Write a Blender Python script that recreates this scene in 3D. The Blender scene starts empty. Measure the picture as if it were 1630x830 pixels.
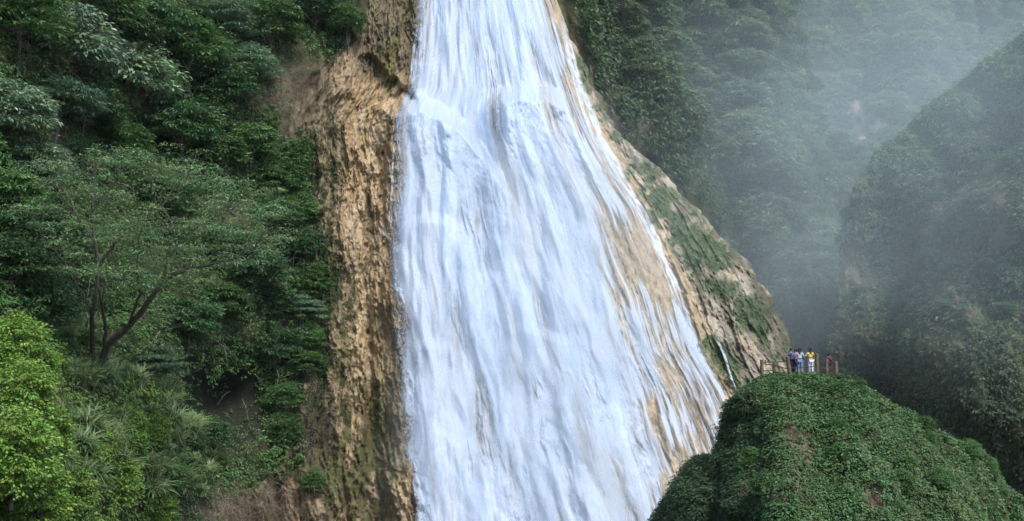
import bpy, math
import numpy as np
from mathutils import Vector

S = bpy.context.scene
R = math.radians
# ------------------------------------------------------------------ camera
F = 1748.0
PITCH = R(8.0)
cp, sp = math.cos(PITCH), math.sin(PITCH)
cam = bpy.data.cameras.new("camera")
cam.sensor_fit = 'HORIZONTAL'; cam.sensor_width = 36.0; cam.lens = 36.0*F/1630.0
cam.clip_start = 0.1; cam.clip_end = 5000
camo = bpy.data.objects.new("camera", cam); S.collection.objects.link(camo)
camo.location = (0, 0, 0); camo.rotation_euler = (R(90)+PITCH, 0, 0)
S.camera = camo
# ------------------------------------------------------------------ sky, sun, exposure
SUN_AZ, SUN_EL = R(152), R(46)          # azimuth clockwise from +Y (behind the camera, to the right)
w = bpy.data.worlds.new("World"); S.world = w; w.use_nodes = True
nt = w.node_tree; nt.nodes.clear()
sky = nt.nodes.new('ShaderNodeTexSky'); sky.sky_type = 'NISHITA'; sky.sun_disc = False
sky.sun_elevation = SUN_EL; sky.sun_rotation = SUN_AZ; sky.air_density = 1.0; sky.dust_density = .6; sky.ozone_density = 1.6
bg = nt.nodes.new('ShaderNodeBackground'); bg.inputs[1].default_value = 0.15
wo = nt.nodes.new('ShaderNodeOutputWorld')
nt.links.new(sky.outputs[0], bg.inputs[0]); nt.links.new(bg.outputs[0], wo.inputs[0])
sl = bpy.data.lights.new("sun", 'SUN'); sl.energy = 2.2; sl.angle = R(18); sl.color = (1.0, .97, .92)
so = bpy.data.objects.new("sun", sl); S.collection.objects.link(so)
sd = Vector((math.sin(SUN_AZ)*math.cos(SUN_EL), math.cos(SUN_AZ)*math.cos(SUN_EL), math.sin(SUN_EL)))
so.rotation_euler = sd.to_track_quat('Z', 'Y').to_euler(); so.location = sd*300
S.view_settings.view_transform = 'Standard'; S.view_settings.look = 'None'
S.view_settings.exposure = 1.0; S.view_settings.gamma = 1.0
cy = S.cycles
cy.use_denoising = True
cy.transparent_max_bounces = 32; cy.max_bounces = 6; cy.diffuse_bounces = 3; cy.glossy_bounces = 2
cy.transmission_bounces = 3; cy.volume_bounces = 1
cy.volume_step_rate = 2.0; cy.volume_max_steps = 96
cy.use_adaptive_sampling = True; cy.adaptive_threshold = 0.02

# ------------------------------------------------------------------ helpers
rng = np.random.default_rng(7)

def P(px, py, d):
    """photo pixel + distance along the view axis -> world point"""
    px = np.asarray(px, float); py = np.asarray(py, float); d = np.asarray(d, float)
    x = (px-815.0)/F; v = (415.0-py)/F
    return np.stack([d*x, d*(cp-sp*v), d*(sp+cp*v)], -1)

def sm(t):
    t = np.clip(t, 0, 1); return t*t*(3-2*t)

def _h(ix, iy, s):
    h = (ix.astype(np.int64)*374761393 + iy.astype(np.int64)*668265263 + s*1274126177) & 0xffffffff
    h = ((h ^ (h >> 13))*1274126177) & 0xffffffff
    h = ((h ^ (h >> 16))*2246822519) & 0xffffffff
    return ((h ^ (h >> 15)) & 0xffffff)/float(0xffffff)

def vn(x, y, s=0):
    x, y = np.broadcast_arrays(np.asarray(x, float), np.asarray(y, float))
    ix = np.floor(x); iy = np.floor(y); fx = x-ix; fy = y-iy
    fx = fx*fx*fx*(fx*(fx*6-15)+10); fy = fy*fy*fy*(fy*(fy*6-15)+10)
    a = _h(ix, iy, s); b = _h(ix+1, iy, s); c = _h(ix, iy+1, s); d = _h(ix+1, iy+1, s)
    return (a+(b-a)*fx)*(1-fy)+(c+(d-c)*fx)*fy

def fbm(x, y, o=4, s=0, g=.5):
    t = 0; a = 1; n = 0
    for i in range(o):
        t = t+a*vn(x*2**i+17.3*i, y*2**i+9.1*i, s+i); n += a; a *= g
    return t/n                      # 0..1, mean .5

def rid(x, y, o=4, s=0, g=.5):
    t = 0; a = 1; n = 0
    for i in range(o):
        t = t+a*(1-np.abs(2*vn(x*2**i+7.7*i, y*2**i+3.1*i, s+i)-1)); n += a; a *= g
    return t/n

def lin(*c): return np.array(c, float)

def mixc(a, b, t):
    return a*(1-t[..., None])+b*t[..., None]

def mk(name, v, f, mat, parent=None, col=None, smooth=True, alpha=None):
    me = bpy.data.meshes.new(name)
    v = np.ascontiguousarray(v, dtype=np.float32).reshape(-1, 3)
    f = np.ascontiguousarray(f, dtype=np.int32); k = f.shape[1]
    me.vertices.add(len(v)); me.vertices.foreach_set('co', v.ravel())
    me.loops.add(f.size); me.loops.foreach_set('vertex_index', f.ravel())
    me.polygons.add(len(f)); me.polygons.foreach_set('loop_start', np.arange(0, f.size, k, dtype=np.int32))
    try: me.polygons.foreach_set('loop_total', np.full(len(f), k, dtype=np.int32))
    except Exception: pass
    if col is not None:
        c = np.ones((len(v), 4), np.float32); c[:, :3] = np.asarray(col, np.float32).reshape(-1, 3)
        if alpha is not None: c[:, 3] = np.asarray(alpha, np.float32).ravel()
        at = me.attributes.new('col', 'FLOAT_COLOR', 'POINT'); at.data.foreach_set('color', c.ravel())
    me.update(calc_edges=True); me.validate()
    me.polygons.foreach_set('use_smooth', np.full(len(me.polygons), smooth, dtype=bool))
    if mat: me.materials.append(mat)
    o = bpy.data.objects.new(name, me); S.collection.objects.link(o)
    if parent: o.parent = parent
    return o

def grid_faces(nr, nc):
    i = np.arange(nr-1)[:, None]*nc+np.arange(nc-1)[None]
    return np.stack([i, i+1, i+nc+1, i+nc], -1).reshape(-1, 4)

def tag(o, label, cat, group=None, kind=None):
    o['label'] = label; o['category'] = cat
    if group: o['group'] = group
    if kind: o['kind'] = kind
    return o

def empty(name, loc=(0, 0, 0), rz=0, s=1):
    o = bpy.data.objects.new(name, None); S.collection.objects.link(o)
    o.location = loc; o.rotation_euler = (0, 0, rz); o.scale = (s, s, s); o.empty_display_size = .3
    return o

def copy_tree(o, parent=None):
    c = o.copy(); S.collection.objects.link(c); c.parent = parent
    for ch in list(o.children): copy_tree(ch, c)
    return c

# ------------------------------------------------------------------ materials
def newmat(name):
    m = bpy.data.materials.new(name); m.use_nodes = True
    n = m.node_tree.nodes; n.clear(); return m, n, m.node_tree.links

def leaf_mat(name, trans=.35, rough=.45, spec=.35, var=.25):
    m, n, l = newmat(name)
    out = n.new('ShaderNodeOutputMaterial'); at = n.new('ShaderNodeAttribute'); at.attribute_name = 'col'
    oi = n.new('ShaderNodeObjectInfo')
    mr = n.new('ShaderNodeMapRange'); mr.inputs[3].default_value = 1-var; mr.inputs[4].default_value = 1+var
    l.new(oi.outputs['Random'], mr.inputs[0])
    hs = n.new('ShaderNodeHueSaturation'); l.new(at.outputs['Color'], hs.inputs['Color']); l.new(mr.outputs[0], hs.inputs['Value'])
    pr = n.new('ShaderNodeBsdfPrincipled'); pr.inputs['Roughness'].default_value = rough
    pr.inputs['Specular IOR Level'].default_value = spec
    l.new(hs.outputs[0], pr.inputs['Base Color'])
    tr = n.new('ShaderNodeBsdfTranslucent'); hs2 = n.new('ShaderNodeHueSaturation')
    hs2.inputs['Value'].default_value = 1.1; hs2.inputs['Hue'].default_value = .48; l.new(hs.outputs[0], hs2.inputs['Color']); l.new(hs2.outputs[0], tr.inputs[0])
    mx = n.new('ShaderNodeMixShader'); mx.inputs[0].default_value = trans
    l.new(pr.outputs[0], mx.inputs[1]); l.new(tr.outputs[0], mx.inputs[2]); l.new(mx.outputs[0], out.inputs[0])
    return m

def rock_mat(name, rough=.85, bscale=3.0, bstr=.6, bdist=.15, stretch=.35, cvar=.35):
    m, n, l = newmat(name)
    out = n.new('ShaderNodeOutputMaterial'); at = n.new('ShaderNodeAttribute'); at.attribute_name = 'col'
    tc = n.new('ShaderNodeTexCoord'); mp = n.new('ShaderNodeMapping'); mp.inputs['Scale'].default_value = (1, 1, stretch)
    l.new(tc.outputs['Object'], mp.inputs[0])
    nz = n.new('ShaderNodeTexNoise'); nz.inputs['Scale'].default_value = bscale; nz.inputs['Detail'].default_value = 10; nz.inputs['Roughness'].default_value = .72
    l.new(mp.outputs[0], nz.inputs['Vector'])
    mr = n.new('ShaderNodeMapRange'); mr.inputs[1].default_value = .3; mr.inputs[2].default_value = .7
    mr.inputs[3].default_value = 1-cvar; mr.inputs[4].default_value = 1+cvar; l.new(nz.outputs[0], mr.inputs[0])
    hs = n.new('ShaderNodeHueSaturation'); l.new(at.outputs['Color'], hs.inputs['Color']); l.new(mr.outputs[0], hs.inputs['Value'])
    pr = n.new('ShaderNodeBsdfPrincipled'); pr.inputs['Roughness'].default_value = rough; pr.inputs['Specular IOR Level'].default_value = .25
    l.new(hs.outputs[0], pr.inputs['Base Color'])
    bp = n.new('ShaderNodeBump'); bp.inputs['Strength'].default_value = bstr; bp.inputs['Distance'].default_value = bdist
    l.new(nz.outputs[0], bp.inputs['Height']); l.new(bp.outputs[0], pr.inputs['Normal']); l.new(pr.outputs[0], out.inputs[0])
    return m

def water_mat(name, albedo=.86, trans=.45):
    m, n, l = newmat(name)
    out = n.new('ShaderNodeOutputMaterial'); at = n.new('ShaderNodeAttribute'); at.attribute_name = 'col'
    pr = n.new('ShaderNodeBsdfPrincipled'); pr.inputs['Roughness'].default_value = .55; pr.inputs['Specular IOR Level'].default_value = .2
    l.new(at.outputs['Color'], pr.inputs['Base Color'])
    tr = n.new('ShaderNodeBsdfTranslucent'); l.new(at.outputs['Color'], tr.inputs[0])
    mx = n.new('ShaderNodeMixShader'); mx.inputs[0].default_value = trans
    l.new(pr.outputs[0], mx.inputs[1]); l.new(tr.outputs[0], mx.inputs[2])
    tp = n.new('ShaderNodeBsdfTransparent'); m2 = n.new('ShaderNodeMixShader')
    l.new(at.outputs['Alpha'], m2.inputs[0]); l.new(tp.outputs[0], m2.inputs[1]); l.new(mx.outputs[0], m2.inputs[2])
    l.new(m2.outputs[0], out.inputs[0])
    return m

def plain_mat(name, c, rough=.8, bs=25, bstr=.4, cvar=.25, stretch=(1, 1, 1)):
    m, n, l = newmat(name)
    out = n.new('ShaderNodeOutputMaterial'); tc = n.new('ShaderNodeTexCoord')
    mp = n.new('ShaderNodeMapping'); mp.inputs['Scale'].default_value = stretch; l.new(tc.outputs['Object'], mp.inputs[0])
    nz = n.new('ShaderNodeTexNoise'); nz.inputs['Scale'].default_value = bs; nz.inputs['Detail'].default_value = 5
    l.new(mp.outputs[0], nz.inputs['Vector'])
    mr = n.new('ShaderNodeMapRange'); mr.inputs[1].default_value = .3; mr.inputs[2].default_value = .7
    mr.inputs[3].default_value = 1-cvar; mr.inputs[4].default_value = 1+cvar; l.new(nz.outputs[0], mr.inputs[0])
    hs = n.new('ShaderNodeHueSaturation'); hs.inputs['Color'].default_value = (*c, 1); l.new(mr.outputs[0], hs.inputs['Value'])
    pr = n.new('ShaderNodeBsdfPrincipled'); pr.inputs['Roughness'].default_value = rough; pr.inputs['Specular IOR Level'].default_value = .3
    l.new(hs.outputs[0], pr.inputs['Base Color'])
    bp = n.new('ShaderNodeBump'); bp.inputs['Strength'].default_value = bstr; bp.inputs['Distance'].default_value = .02
    l.new(nz.outputs[0], bp.inputs['Height']); l.new(bp.outputs[0], pr.inputs['Normal']); l.new(pr.outputs[0], out.inputs[0])
    return m

M_leaf = leaf_mat('leaf'); M_glossleaf = leaf_mat('glossy_leaf', .25, .32, .5, .18)
M_cover = leaf_mat('cover_leaf', .3, .5, .3, 0)
M_rock = rock_mat('travertine', .85, 1.7, .9, .35, .38, .5); M_earth = rock_mat('earth', .95, 1.2, .8, .3, .8, .3)
M_water = water_mat('falling_water')
M_bark = plain_mat('bark', (.075, .063, .052), .9, 6, .8, .45, (1, 1, .3))
M_twig = leaf_mat('dry_twig', .1, .8, .1, 0)

# ------------------------------------------------------------------ terrain functions (photo pixel -> distance)
yy = lambda py, ys, xs: np.interp(py, ys, xs)
def Lw(py):   # left edge of the water
    return yy(py, [-300, 0, 80, 140, 170, 200, 280, 370, 420, 480, 580, 680, 760, 830, 1100], [676, 668, 661, 655, 640, 631, 634, 626, 625, 632, 640, 648, 655, 665, 690])
def Cw(py):   # right edge of the dense water
    return yy(py, [-300, 0, 140, 270, 400, 560, 700, 830, 1100], [830, 866, 892, 938, 958, 985, 1015, 1040, 1090])
def Rw(py):   # right edge of the fan of thin streams
    return yy(py, [-300, 0, 80, 160, 220, 280, 330, 400, 470, 560, 620, 700, 830, 1100], [800, 876, 904, 934, 962, 996, 1028, 1060, 1090, 1122, 1156, 1185, 1235, 1330])
def Rg(py):   # ridge line of the rock apron
    return yy(py, [-300, 0, 60, 130, 190, 230, 260, 300, 340, 385, 420, 470, 530, 570, 700, 1100], [800, 884, 908, 938, 968, 1004, 1042, 1072, 1112, 1152, 1190, 1222, 1250, 1264, 1320, 1450])
def Bh(py):   # border between the wooded hillside and the bare rock
    return yy(py, [-300, 0, 60, 95, 130, 180, 240, 300, 400, 520, 620, 690, 740, 780, 830, 1100], [585, 578, 562, 525, 500, 490, 496, 502, 512, 518, 508, 496, 470, 430, 380, 260])

_Rg0 = Rg
def Rg(py):
    return _Rg0(py)+26*(fbm(np.asarray(py)/26., np.asarray(py)*0+2.3, 4, 17, .6)-.5)*sm((np.asarray(py)-20)/60)

def U_of(px, py): return (px-Lw(py))/(Rw(py)-Lw(py))

LAX = [560, 620, 680, 720, 755, 790, 830, 900]      # lip of the left shoulder
LAY = [150, 150, 160, 182, 215, 268, 335, 450]
LBX = [740, 785, 830, 900, 940, 990, 1040, 1100]    # lip of the middle shoulder
LBY = [190, 150, 136, 150, 205, 290, 380, 470]
def lips(px, py):
    """0..1 below each lip, and a soft swelling just under it"""
    wv = 10*(vn(px/14., px*0, 5)-.5)
    out = []
    for X, Y, wt in ((LAX, LAY, sm((870-px)/130)), (LBX, LBY, sm((px-752)/60)*sm((1090-px)/160))):
        t = py-np.interp(px, X, Y)-wv
        sw = np.where(t < 22, np.exp(-((t-22)/20)**2), np.exp(-((t-22)/95)**2))
        out.append((t, wt, sw))
    return out
def Dbase(px, py):
    d = 128-24*(py/830.0)
    wave = 8*(vn(px/14., px*0, 5)-.5)+sm((655-px)/50)*(70*(fbm(px/30., py/70., 3, 6)-.45))
    (ta, wa, sa), (tb, wb, sb) = lips(px, py)
    step = 6.0*sm((ta-wave)/34+.3)*wa*sm((px-585)/60)+5.6*sm(tb/34+.3)*wb*(1-.75*wa*sm(ta/34+.3))
    d = d-step
    yo = np.interp(px, [560, 600, 640, 668], [84, 98, 140, 165])+14*(vn(px/9., px*0, 15)-.5)
    d = d-1.8*sm((672-px)/14)*sm((yo-py)/14+.5)*sm((px-560)/35)
    d = d-3.5*sm((640-px)/110)
    # secondary steps low on the fall
    for (x0, y0, wd, a) in ((690, 345, 40, .8), (775, 420, 30, .9), (690, 545, 40, .8), (860, 520, 40, .8), (930, 650, 40, .7), (760, 690, 40, .8)):
        d = d-a*sm((py-y0-10*np.sin(px/23.))/22)*np.exp(-((px-x0)/wd)**2)
    rg = _Rg0(py)+6; q = np.clip((px-(rg-210))/210, 0, 1)
    d = d+17*(1-np.sqrt(np.clip(1-q*q*.985, 0, 1)))
    b = yy(py, [-300, 0, 200, 700, 830, 1100], [535, 520, 500, 480, 450, 400])
    d = d-np.sqrt(np.clip(b-px, 0, None)**2+30**2)*(.080+.030*sm((py-350)/450))+2.4
    # the top of the hillside leans back
    return d

def rock_disp(px, py, d):
    """relief of the bare rock, metres towards the viewer"""
    U = U_of(px, py); mid = sm((U+.05)/.15)
    s = (py/16.)
    Xm = np.where(U < 0, (px-Lw(py))/16.+.03*py/16, U*24)
    wx = Xm+(1.2+.5*(1-mid))*fbm(Xm*.3, s*.16, 4, 11)
    fl = rid(wx*.55, s*.07, 4, 21)-.55                   # long flutes
    fl2 = rid(wx*1.6, s*.22, 4, 31)-.55                  # finer curtains
    cr = fbm(wx*.8, s*.24, 5, 41, .62)-.5                 # crags
    blk = rid(Xm*.9+2*cr, s*.6, 4, 51, .6)-.55
    left = 1-mid
    big = fbm(Xm*.16+3, s*.10, 3, 46)-.5
    rough = fbm(Xm*2.4, s*1.1, 4, 48, .65)-.5
    h = fl*(1.5+.7*left)+fl2*(.7+.2*left)+cr*(1.0+2.3*left)+blk*(.1+.55*left)+big*5.0*left+rough*(.25+.7*left)+left*1.5*(rid(wx*.7+1.5*cr, s*.30+2*cr, 4, 49, .6)-.55)
    out = sm((U-.95)/.1)
    h = h+out*(1.5*(rid(Xm*1.1+cr*2, s*.18, 5, 61, .6)-.5)+2.6*(fbm(Xm*.5, s*.25, 5, 66, .6)-.5)+.8*rough)
    return h

def Drock(px, py):
    return Dbase(px, py)-rock_disp(px, py, None)

def Dhill(px, py):
    d = Dbase(px, py)
    X = (px-815)*d/F; Z = (415-py)*d/F
    n = fbm(X*.09, Z*.09, 4, 71)-.5
    n2 = fbm(X*.35, Z*.3, 4, 81)-.5
    k = sm((Bh(py)-px)/60)
    for (x0, y0, a, b, z) in ((345, 640, 62, 62, 12), (205, 218, 55, 30, 5), (420, 610, 40, 70, 3), (130, 500, 60, 40, 4), (255, 165, 25, 60, 3), (330, 130, 20, 60, 2)):
        d = d+z*np.exp(-((px-x0)/a)**2-((py-y0)/b)**2)
    return d-k*(7*n+2.0*n2)-(1-k)*rock_disp(px, py, None)*.9-.15

# ------------------------------------------------------------------ ground and gorge floor
def build_ground():
    n = 220
    xs = np.sign(np.linspace(-1, 1, n))*np.abs(np.linspace(-1, 1, n))**2*900
    ys = np.concatenate([np.linspace(-900, -20, 40), np.linspace(-16, 160, 120), np.linspace(170, 1100, 60)])
    X, Y = np.meshgrid(xs, ys)
    z = -1.75-34*sm((Y-5)/40)+5*(fbm(X*.03, Y*.03, 4, 3)-.5)*sm((Y-5)/30)
    z = z+np.clip(-Y-30, 0, 400)*.15
    c = mixc(lin(.05, .06, .025), lin(.16, .12, .07), sm(fbm(X*.2, Y*.2, 4, 4)*2-.5))
    o = mk('ground', np.stack([X, Y, z], -1), grid_faces(len(ys), n), M_earth, col=c)
    tag(o, 'dark earth floor of the gorge below the falls', 'ground', kind='structure')
build_ground()

# ------------------------------------------------------------------ rock face behind and beside the fall
def rock_colour(px, py, U):
    s = py/16.; Xm = np.where(U < 0, (px-Lw(py))/16., U*24)
    a = fbm(Xm*.8, s*.12, 5, 101); b = fbm(Xm*.4, s*.4, 4, 111); c = fbm(Xm*2.2, s*.35, 4, 121)
    tan = lin(.46, .335, .195); orange = lin(.40, .27, .14); pale = lin(.50, .40, .28); dark = lin(.085, .062, .035); grey = lin(.20, .165, .12)
    col = mixc(np.broadcast_to(tan, px.shape+(3,)), orange, sm((a-.45)*5))
    col = mixc(col, pale, sm((c-.52)*5)*.7)
    col = mixc(col, dark, sm((fbm(Xm*1.1+5, s*.22, 4, 131)-.58)*7)*.6)
    # upper left overhang: dark grey-brown rock
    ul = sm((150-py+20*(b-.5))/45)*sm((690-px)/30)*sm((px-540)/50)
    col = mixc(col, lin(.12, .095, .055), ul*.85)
    # moss on the low left part
    moss = lin(.075, .085, .022)
    ml = sm((py-560)/120)*sm((fbm(Xm*.7, s*.22, 4, 141)-.44)*6)*sm(-U*6+.3)*.85
    col = mixc(col, moss, ml)
    ml2 = sm((fbm(Xm*.9, s*.15, 4, 145)-.57)*8)*sm(-U*8)
    col = mixc(col, lin(.12, .12, .035), ml2*.7)
    wet = sm(1-(Lw(py)-px)/(18+26*(b-.3)))*sm((Lw(py)-px+14)/10)
    col = col*(1-.25*wet[..., None]*(U < .03)[..., None])
    st3 = sm((fbm(Xm*1.4+9, s*.05, 4, 135)-.54)*9)*sm(-U*12)
    col = mixc(col, lin(.15, .11, .07), st3*.4)
    # scrub-brown near the wood border
    e = sm(1-(px-Bh(py))/70)*sm(-U*9)
    col = mixc(col, lin(.17, .135, .085), e*.75)
    # under the fan: brown orange wet travertine with pale bands
    col = mixc(col, lin(.36, .295, .215), (sm(U/.1)*sm((1.02-U)/.05))*.6)
    # right flank: dark cliff up high, pale tufa below, green moss bands
    fl = sm((U-1.0)/.06)
    col = mixc(col, lin(.43, .36, .27), fl*.7)
    col = mixc(col, lin(.10, .09, .06), fl*sm((rid(Xm*1.5+2*a, s*.22, 5, 171, .65)-.52)*7)*.75)
    col = mixc(col, lin(.46, .40, .32), fl*sm((c-.5)*6)*.5)
    return col, fl

def moss_mask(px, py):
    """green moss and creeper bands of the right flank"""
    g = np.zeros(np.shape(px))
    for (x0, y0, x1, y1, wd) in ((1015, 275, 1075, 350, 20), (1060, 335, 1190, 500, 30), (1190, 500, 1240, 560, 14), (1130, 545, 1180, 612, 18), (945, 160, 985, 215, 12), (1130, 385, 1190, 430, 16), (925, 100, 950, 160, 12), (1020, 262, 1100, 340, 10)):
        dx, dy = x1-x0, y1-y0; L2 = dx*dx+dy*dy
        t = np.clip(((px-x0)*dx+(py-y0)*dy)/L2, 0, 1)
        dd = np.hypot(px-x0-t*dx, py-y0-t*dy)
        g = np.maximum(g, sm(1.5-dd/wd))
    n = fbm(px/22., py/22., 4, 151)
    return np.maximum(g*sm((n-.3)*5), .55*sm(1-(Rg(py)-px)/30)*sm((n-.45)*6)*sm((U_of(px, py)-1.05)/.05))

def build_cliff():
    py = np.concatenate([np.linspace(-260, -8, 60), np.arange(-6, 836, 1.15), np.linspace(840, 1080, 50)])[:, None]
    nc = 640
    t = np.linspace(0, 1, nc)[None]
    x0 = Bh(py)-25; x1 = Rg(py)
    px = x0+(x1-x0)*t; pyb = py+0*px
    U = U_of(px, pyb)
    D = Drock(px, pyb)
    col, fl = rock_colour(px, pyb, U)
    g = moss_mask(px, pyb)
    col = mixc(col, lin(.09, .13, .06), g*.85)
    scr = sm(1-(Rg(pyb)-px)/42)*sm((fbm(px/12., pyb/16., 4, 173)-.42)*6)*sm((U-1.03)/.05)
    col = mixc(col, lin(.12, .11, .07), scr*.85)
    v = P(px, pyb, D)
    # wrap the flank round the ridge, away from the viewer
    k = np.array([.6, 2.5, 6, 12, 20, 32])[None]
    pw = Rg(py)+2*np.sqrt(k)*0+np.array([1.5, 2., 1, -4, -14, -30])[None]
    Dw = Drock(Rg(py), py)+k+2*(fbm(k*.3, py/20., 3, 9)-.5)
    vw = P(pw, py+0*pw, Dw)
    v = np.concatenate([v, vw], 1); cw = np.repeat(col[:, -1:], 6, 1); col = np.concatenate([col, cw], 1)
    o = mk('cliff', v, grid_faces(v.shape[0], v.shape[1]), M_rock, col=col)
    tag(o, 'tan and ochre travertine rock face beside and under the waterfall', 'cliff', kind='structure')

def build_hillside():
    py = np.concatenate([np.linspace(-330, -10, 40), np.arange(-6, 836, 4.), np.linspace(845, 1150, 40)])[:, None]
    t = np.concatenate([np.linspace(-1.1, 0, 60)[:-1], np.linspace(0, 1, 260)])[None]
    px = t*(Bh(py)+10); pyb = py+0*px
    D = Dhill(px, pyb)
    X = (px-815)*D/F; Z = (415-pyb)*D/F
    c = mixc(np.broadcast_to(lin(.03, .038, .014), px.shape+(3,)), lin(.09, .07, .04), sm((fbm(X*.3, Z*.3, 4, 5)-.5)*6)*.6)
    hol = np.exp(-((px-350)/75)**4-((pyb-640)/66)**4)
    c = mixc(c, lin(.018, .02, .012), sm(hol*1.6))  # shade of the hollow painted into the soil colour
    e = np.maximum(sm(1-(Bh(py)-px)/110)*sm((250-pyb)/60)*sm((pyb-80)/30), sm((pyb-760)/40)*sm((px-300)/80))
    c = mixc(c, mixc(np.broadcast_to(lin(.15, .11, .07), px.shape+(3,)), lin(.26, .205, .15), sm(fbm(X*1., Z*1., 3, 6)*3-1)), e)
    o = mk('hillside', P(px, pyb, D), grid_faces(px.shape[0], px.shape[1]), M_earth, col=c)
    tag(o, 'steep shaded earth slope under the trees left of the waterfall', 'hillside', kind='structure')
build_cliff(); build_hillside()

# ------------------------------------------------------------------ the waterfall
def water_sheet(name, seed, off, relief, dens, fan=1.0, soft=0, bright=.88, cols=760):
    py = np.concatenate([np.linspace(-255, -8, 50), np.arange(-6, 836, 1.15), np.linspace(840, 1070, 40)])[:, None]
    t = np.linspace(-.02, 1.03, cols)[None]
    px = Lw(py)+(Rw(py)-Lw(py))*t; pyb = py+0*px
    U = t+0*py; s = pyb/16.
    wu = U+.035*(fbm(U*5, s*.09, 3, seed+1)-.5)+.010*(fbm(U*22, s*.3, 3, seed+2)-.5)
    co = fbm(wu*9, (s+4*fbm(U*8, s*.1, 2, seed+22))*.085, 3, seed+3)
    mi = fbm(wu*30, (s+3*fbm(U*20, s*.2, 3, seed+23))*.15, 4, seed+4)
    fi = fbm(wu*95, (s+2*fbm(U*50, s*.5, 3, seed+24))*.30, 4, seed+5)
    gr = fbm(U*80, s*1.3, 5, seed+6, .75)
    sw = s+5*(fbm(U*7, s*.12, 3, seed+20)-.5)+2.5*(fbm(U*26, s*.3, 3, seed+21)-.5)
    billow = 1-np.abs(2*fbm(wu*13, sw*.14, 4, seed+7)-1)
    plume = fbm(wu*16, sw*.13, 2, seed+25)
    h = relief*(5.0*(co-.5)+3.0*(plume-.5)+.16*(mi-.5)+.05*(fi-.5)+.10*(gr-.5)+.5*(billow-.6))
    (ta, wa, sa), (tb, wb, sb) = lips(px, pyb)
    led = np.maximum(sa*wa*sm((px-620)/30), 1.5*sb*wb*sm((1000-px)/90))
    h = h+led*(.8+1.5*(fbm(U*14, s*.5, 4, seed+8)-.4))
    D = np.minimum(Dbase(px, pyb)-.7-off-h, Drock(px, pyb)-.12-off*.4)
    core = sm((Cw(py)-px+26*(mi-.5)*2+30*(co-.5))/34+.5)
    low = sm((pyb-500)/300)
    # dense water: mostly closed, thinner streaks let the rock through
    ac = np.clip(dens+2.4*(mi-.5)+1.8*(co-.5)+2.0*(fi-.5), 0, 1)
    if off > 0:
        veil = fbm(wu*14+2, sw*.10, 3, seed+30)
        ac = np.clip((veil-.47)*3.2+1.0*(fi-.5)+1.0*(mi-.5), 0, 1)*(.5+.5*gr)
    gapx = fbm(wu*13+3, s*.06, 3, seed+9)
    ac = ac*(1-.45*sm((gapx-.67)*9)*sm((fi-.32)*6))
    # fan: separate strands
    st = rid(wu*38, s*.05, 3, seed+10, .7)
    st2 = rid(wu*75+7, s*.09, 3, seed+11, .6)
    cl = fbm(wu*10, s*.12, 3, seed+12)
    af = np.clip((st-.79)*7+(cl-.52)*6+(fi-.5)*3, 0, 1)*.85
    af = np.maximum(af, np.clip((st2-.80)*8+(cl-.50)*4+(fi-.5)*2.4, 0, 1)*.7)*fan
    af = af*sm((1.01-U)/.03)
    a = ac*core+af*(1-core)
    el = (px-Lw(py))+26*(gr-.5)+34*(mi-.5)+14*(fbm(s*.6, s*0+3, 3, 9)-.5)
    a = a*sm(el/20+.15-.5*(gr-.5))
    a = a*np.clip(.62+1.1*gr*sm((a-.05)*1)+.5*a, 0, 1)
    if soft: a = a*soft
    a = np.clip(a, 0, 1)
    c = np.broadcast_to(lin(.70, .785, .915)*bright/.88, px.shape+(3,))
    c = mixc(c, lin(.60, .545, .47), sm((gapx-.52)*6)*.35*sm((.75-fi)*3))
    return py, t, P(px, pyb, D), a, c
def build_water():
    root = None
    for i, (nm, seed, off, rel, dens, fan, soft, br) in enumerate((
            ('waterfall', 500, 0.0, .62, 1.7, 1.0, 0, .86),
            ('foam_strands', 620, .75, .65, .55, .4, .95, .92),
            ('spray_strands', 740, 1.7, .75, .30, .08, .8, .92))):
        py, t, v, a, c = water_sheet(nm, seed, off, rel, dens, fan, soft, br, 760 if i == 0 else 560)
        f = grid_faces(v.shape[0], v.shape[1]).astype(np.int64)
        fa = a.ravel()[f].max(1); f = f[fa > .015]
        used = np.zeros(v.shape[0]*v.shape[1], bool); used[f.ravel()] = True
        idx = np.cumsum(used)-1
        o = mk(nm, v.reshape(-1, 3)[used], idx[f], M_water, parent=root, col=c.reshape(-1, 3)[used], alpha=a.ravel()[used])
        if i == 0:
            root = o; tag(o, 'huge white waterfall spreading in foaming veils down the brown rock', 'waterfall', kind='structure')
build_water()

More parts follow.
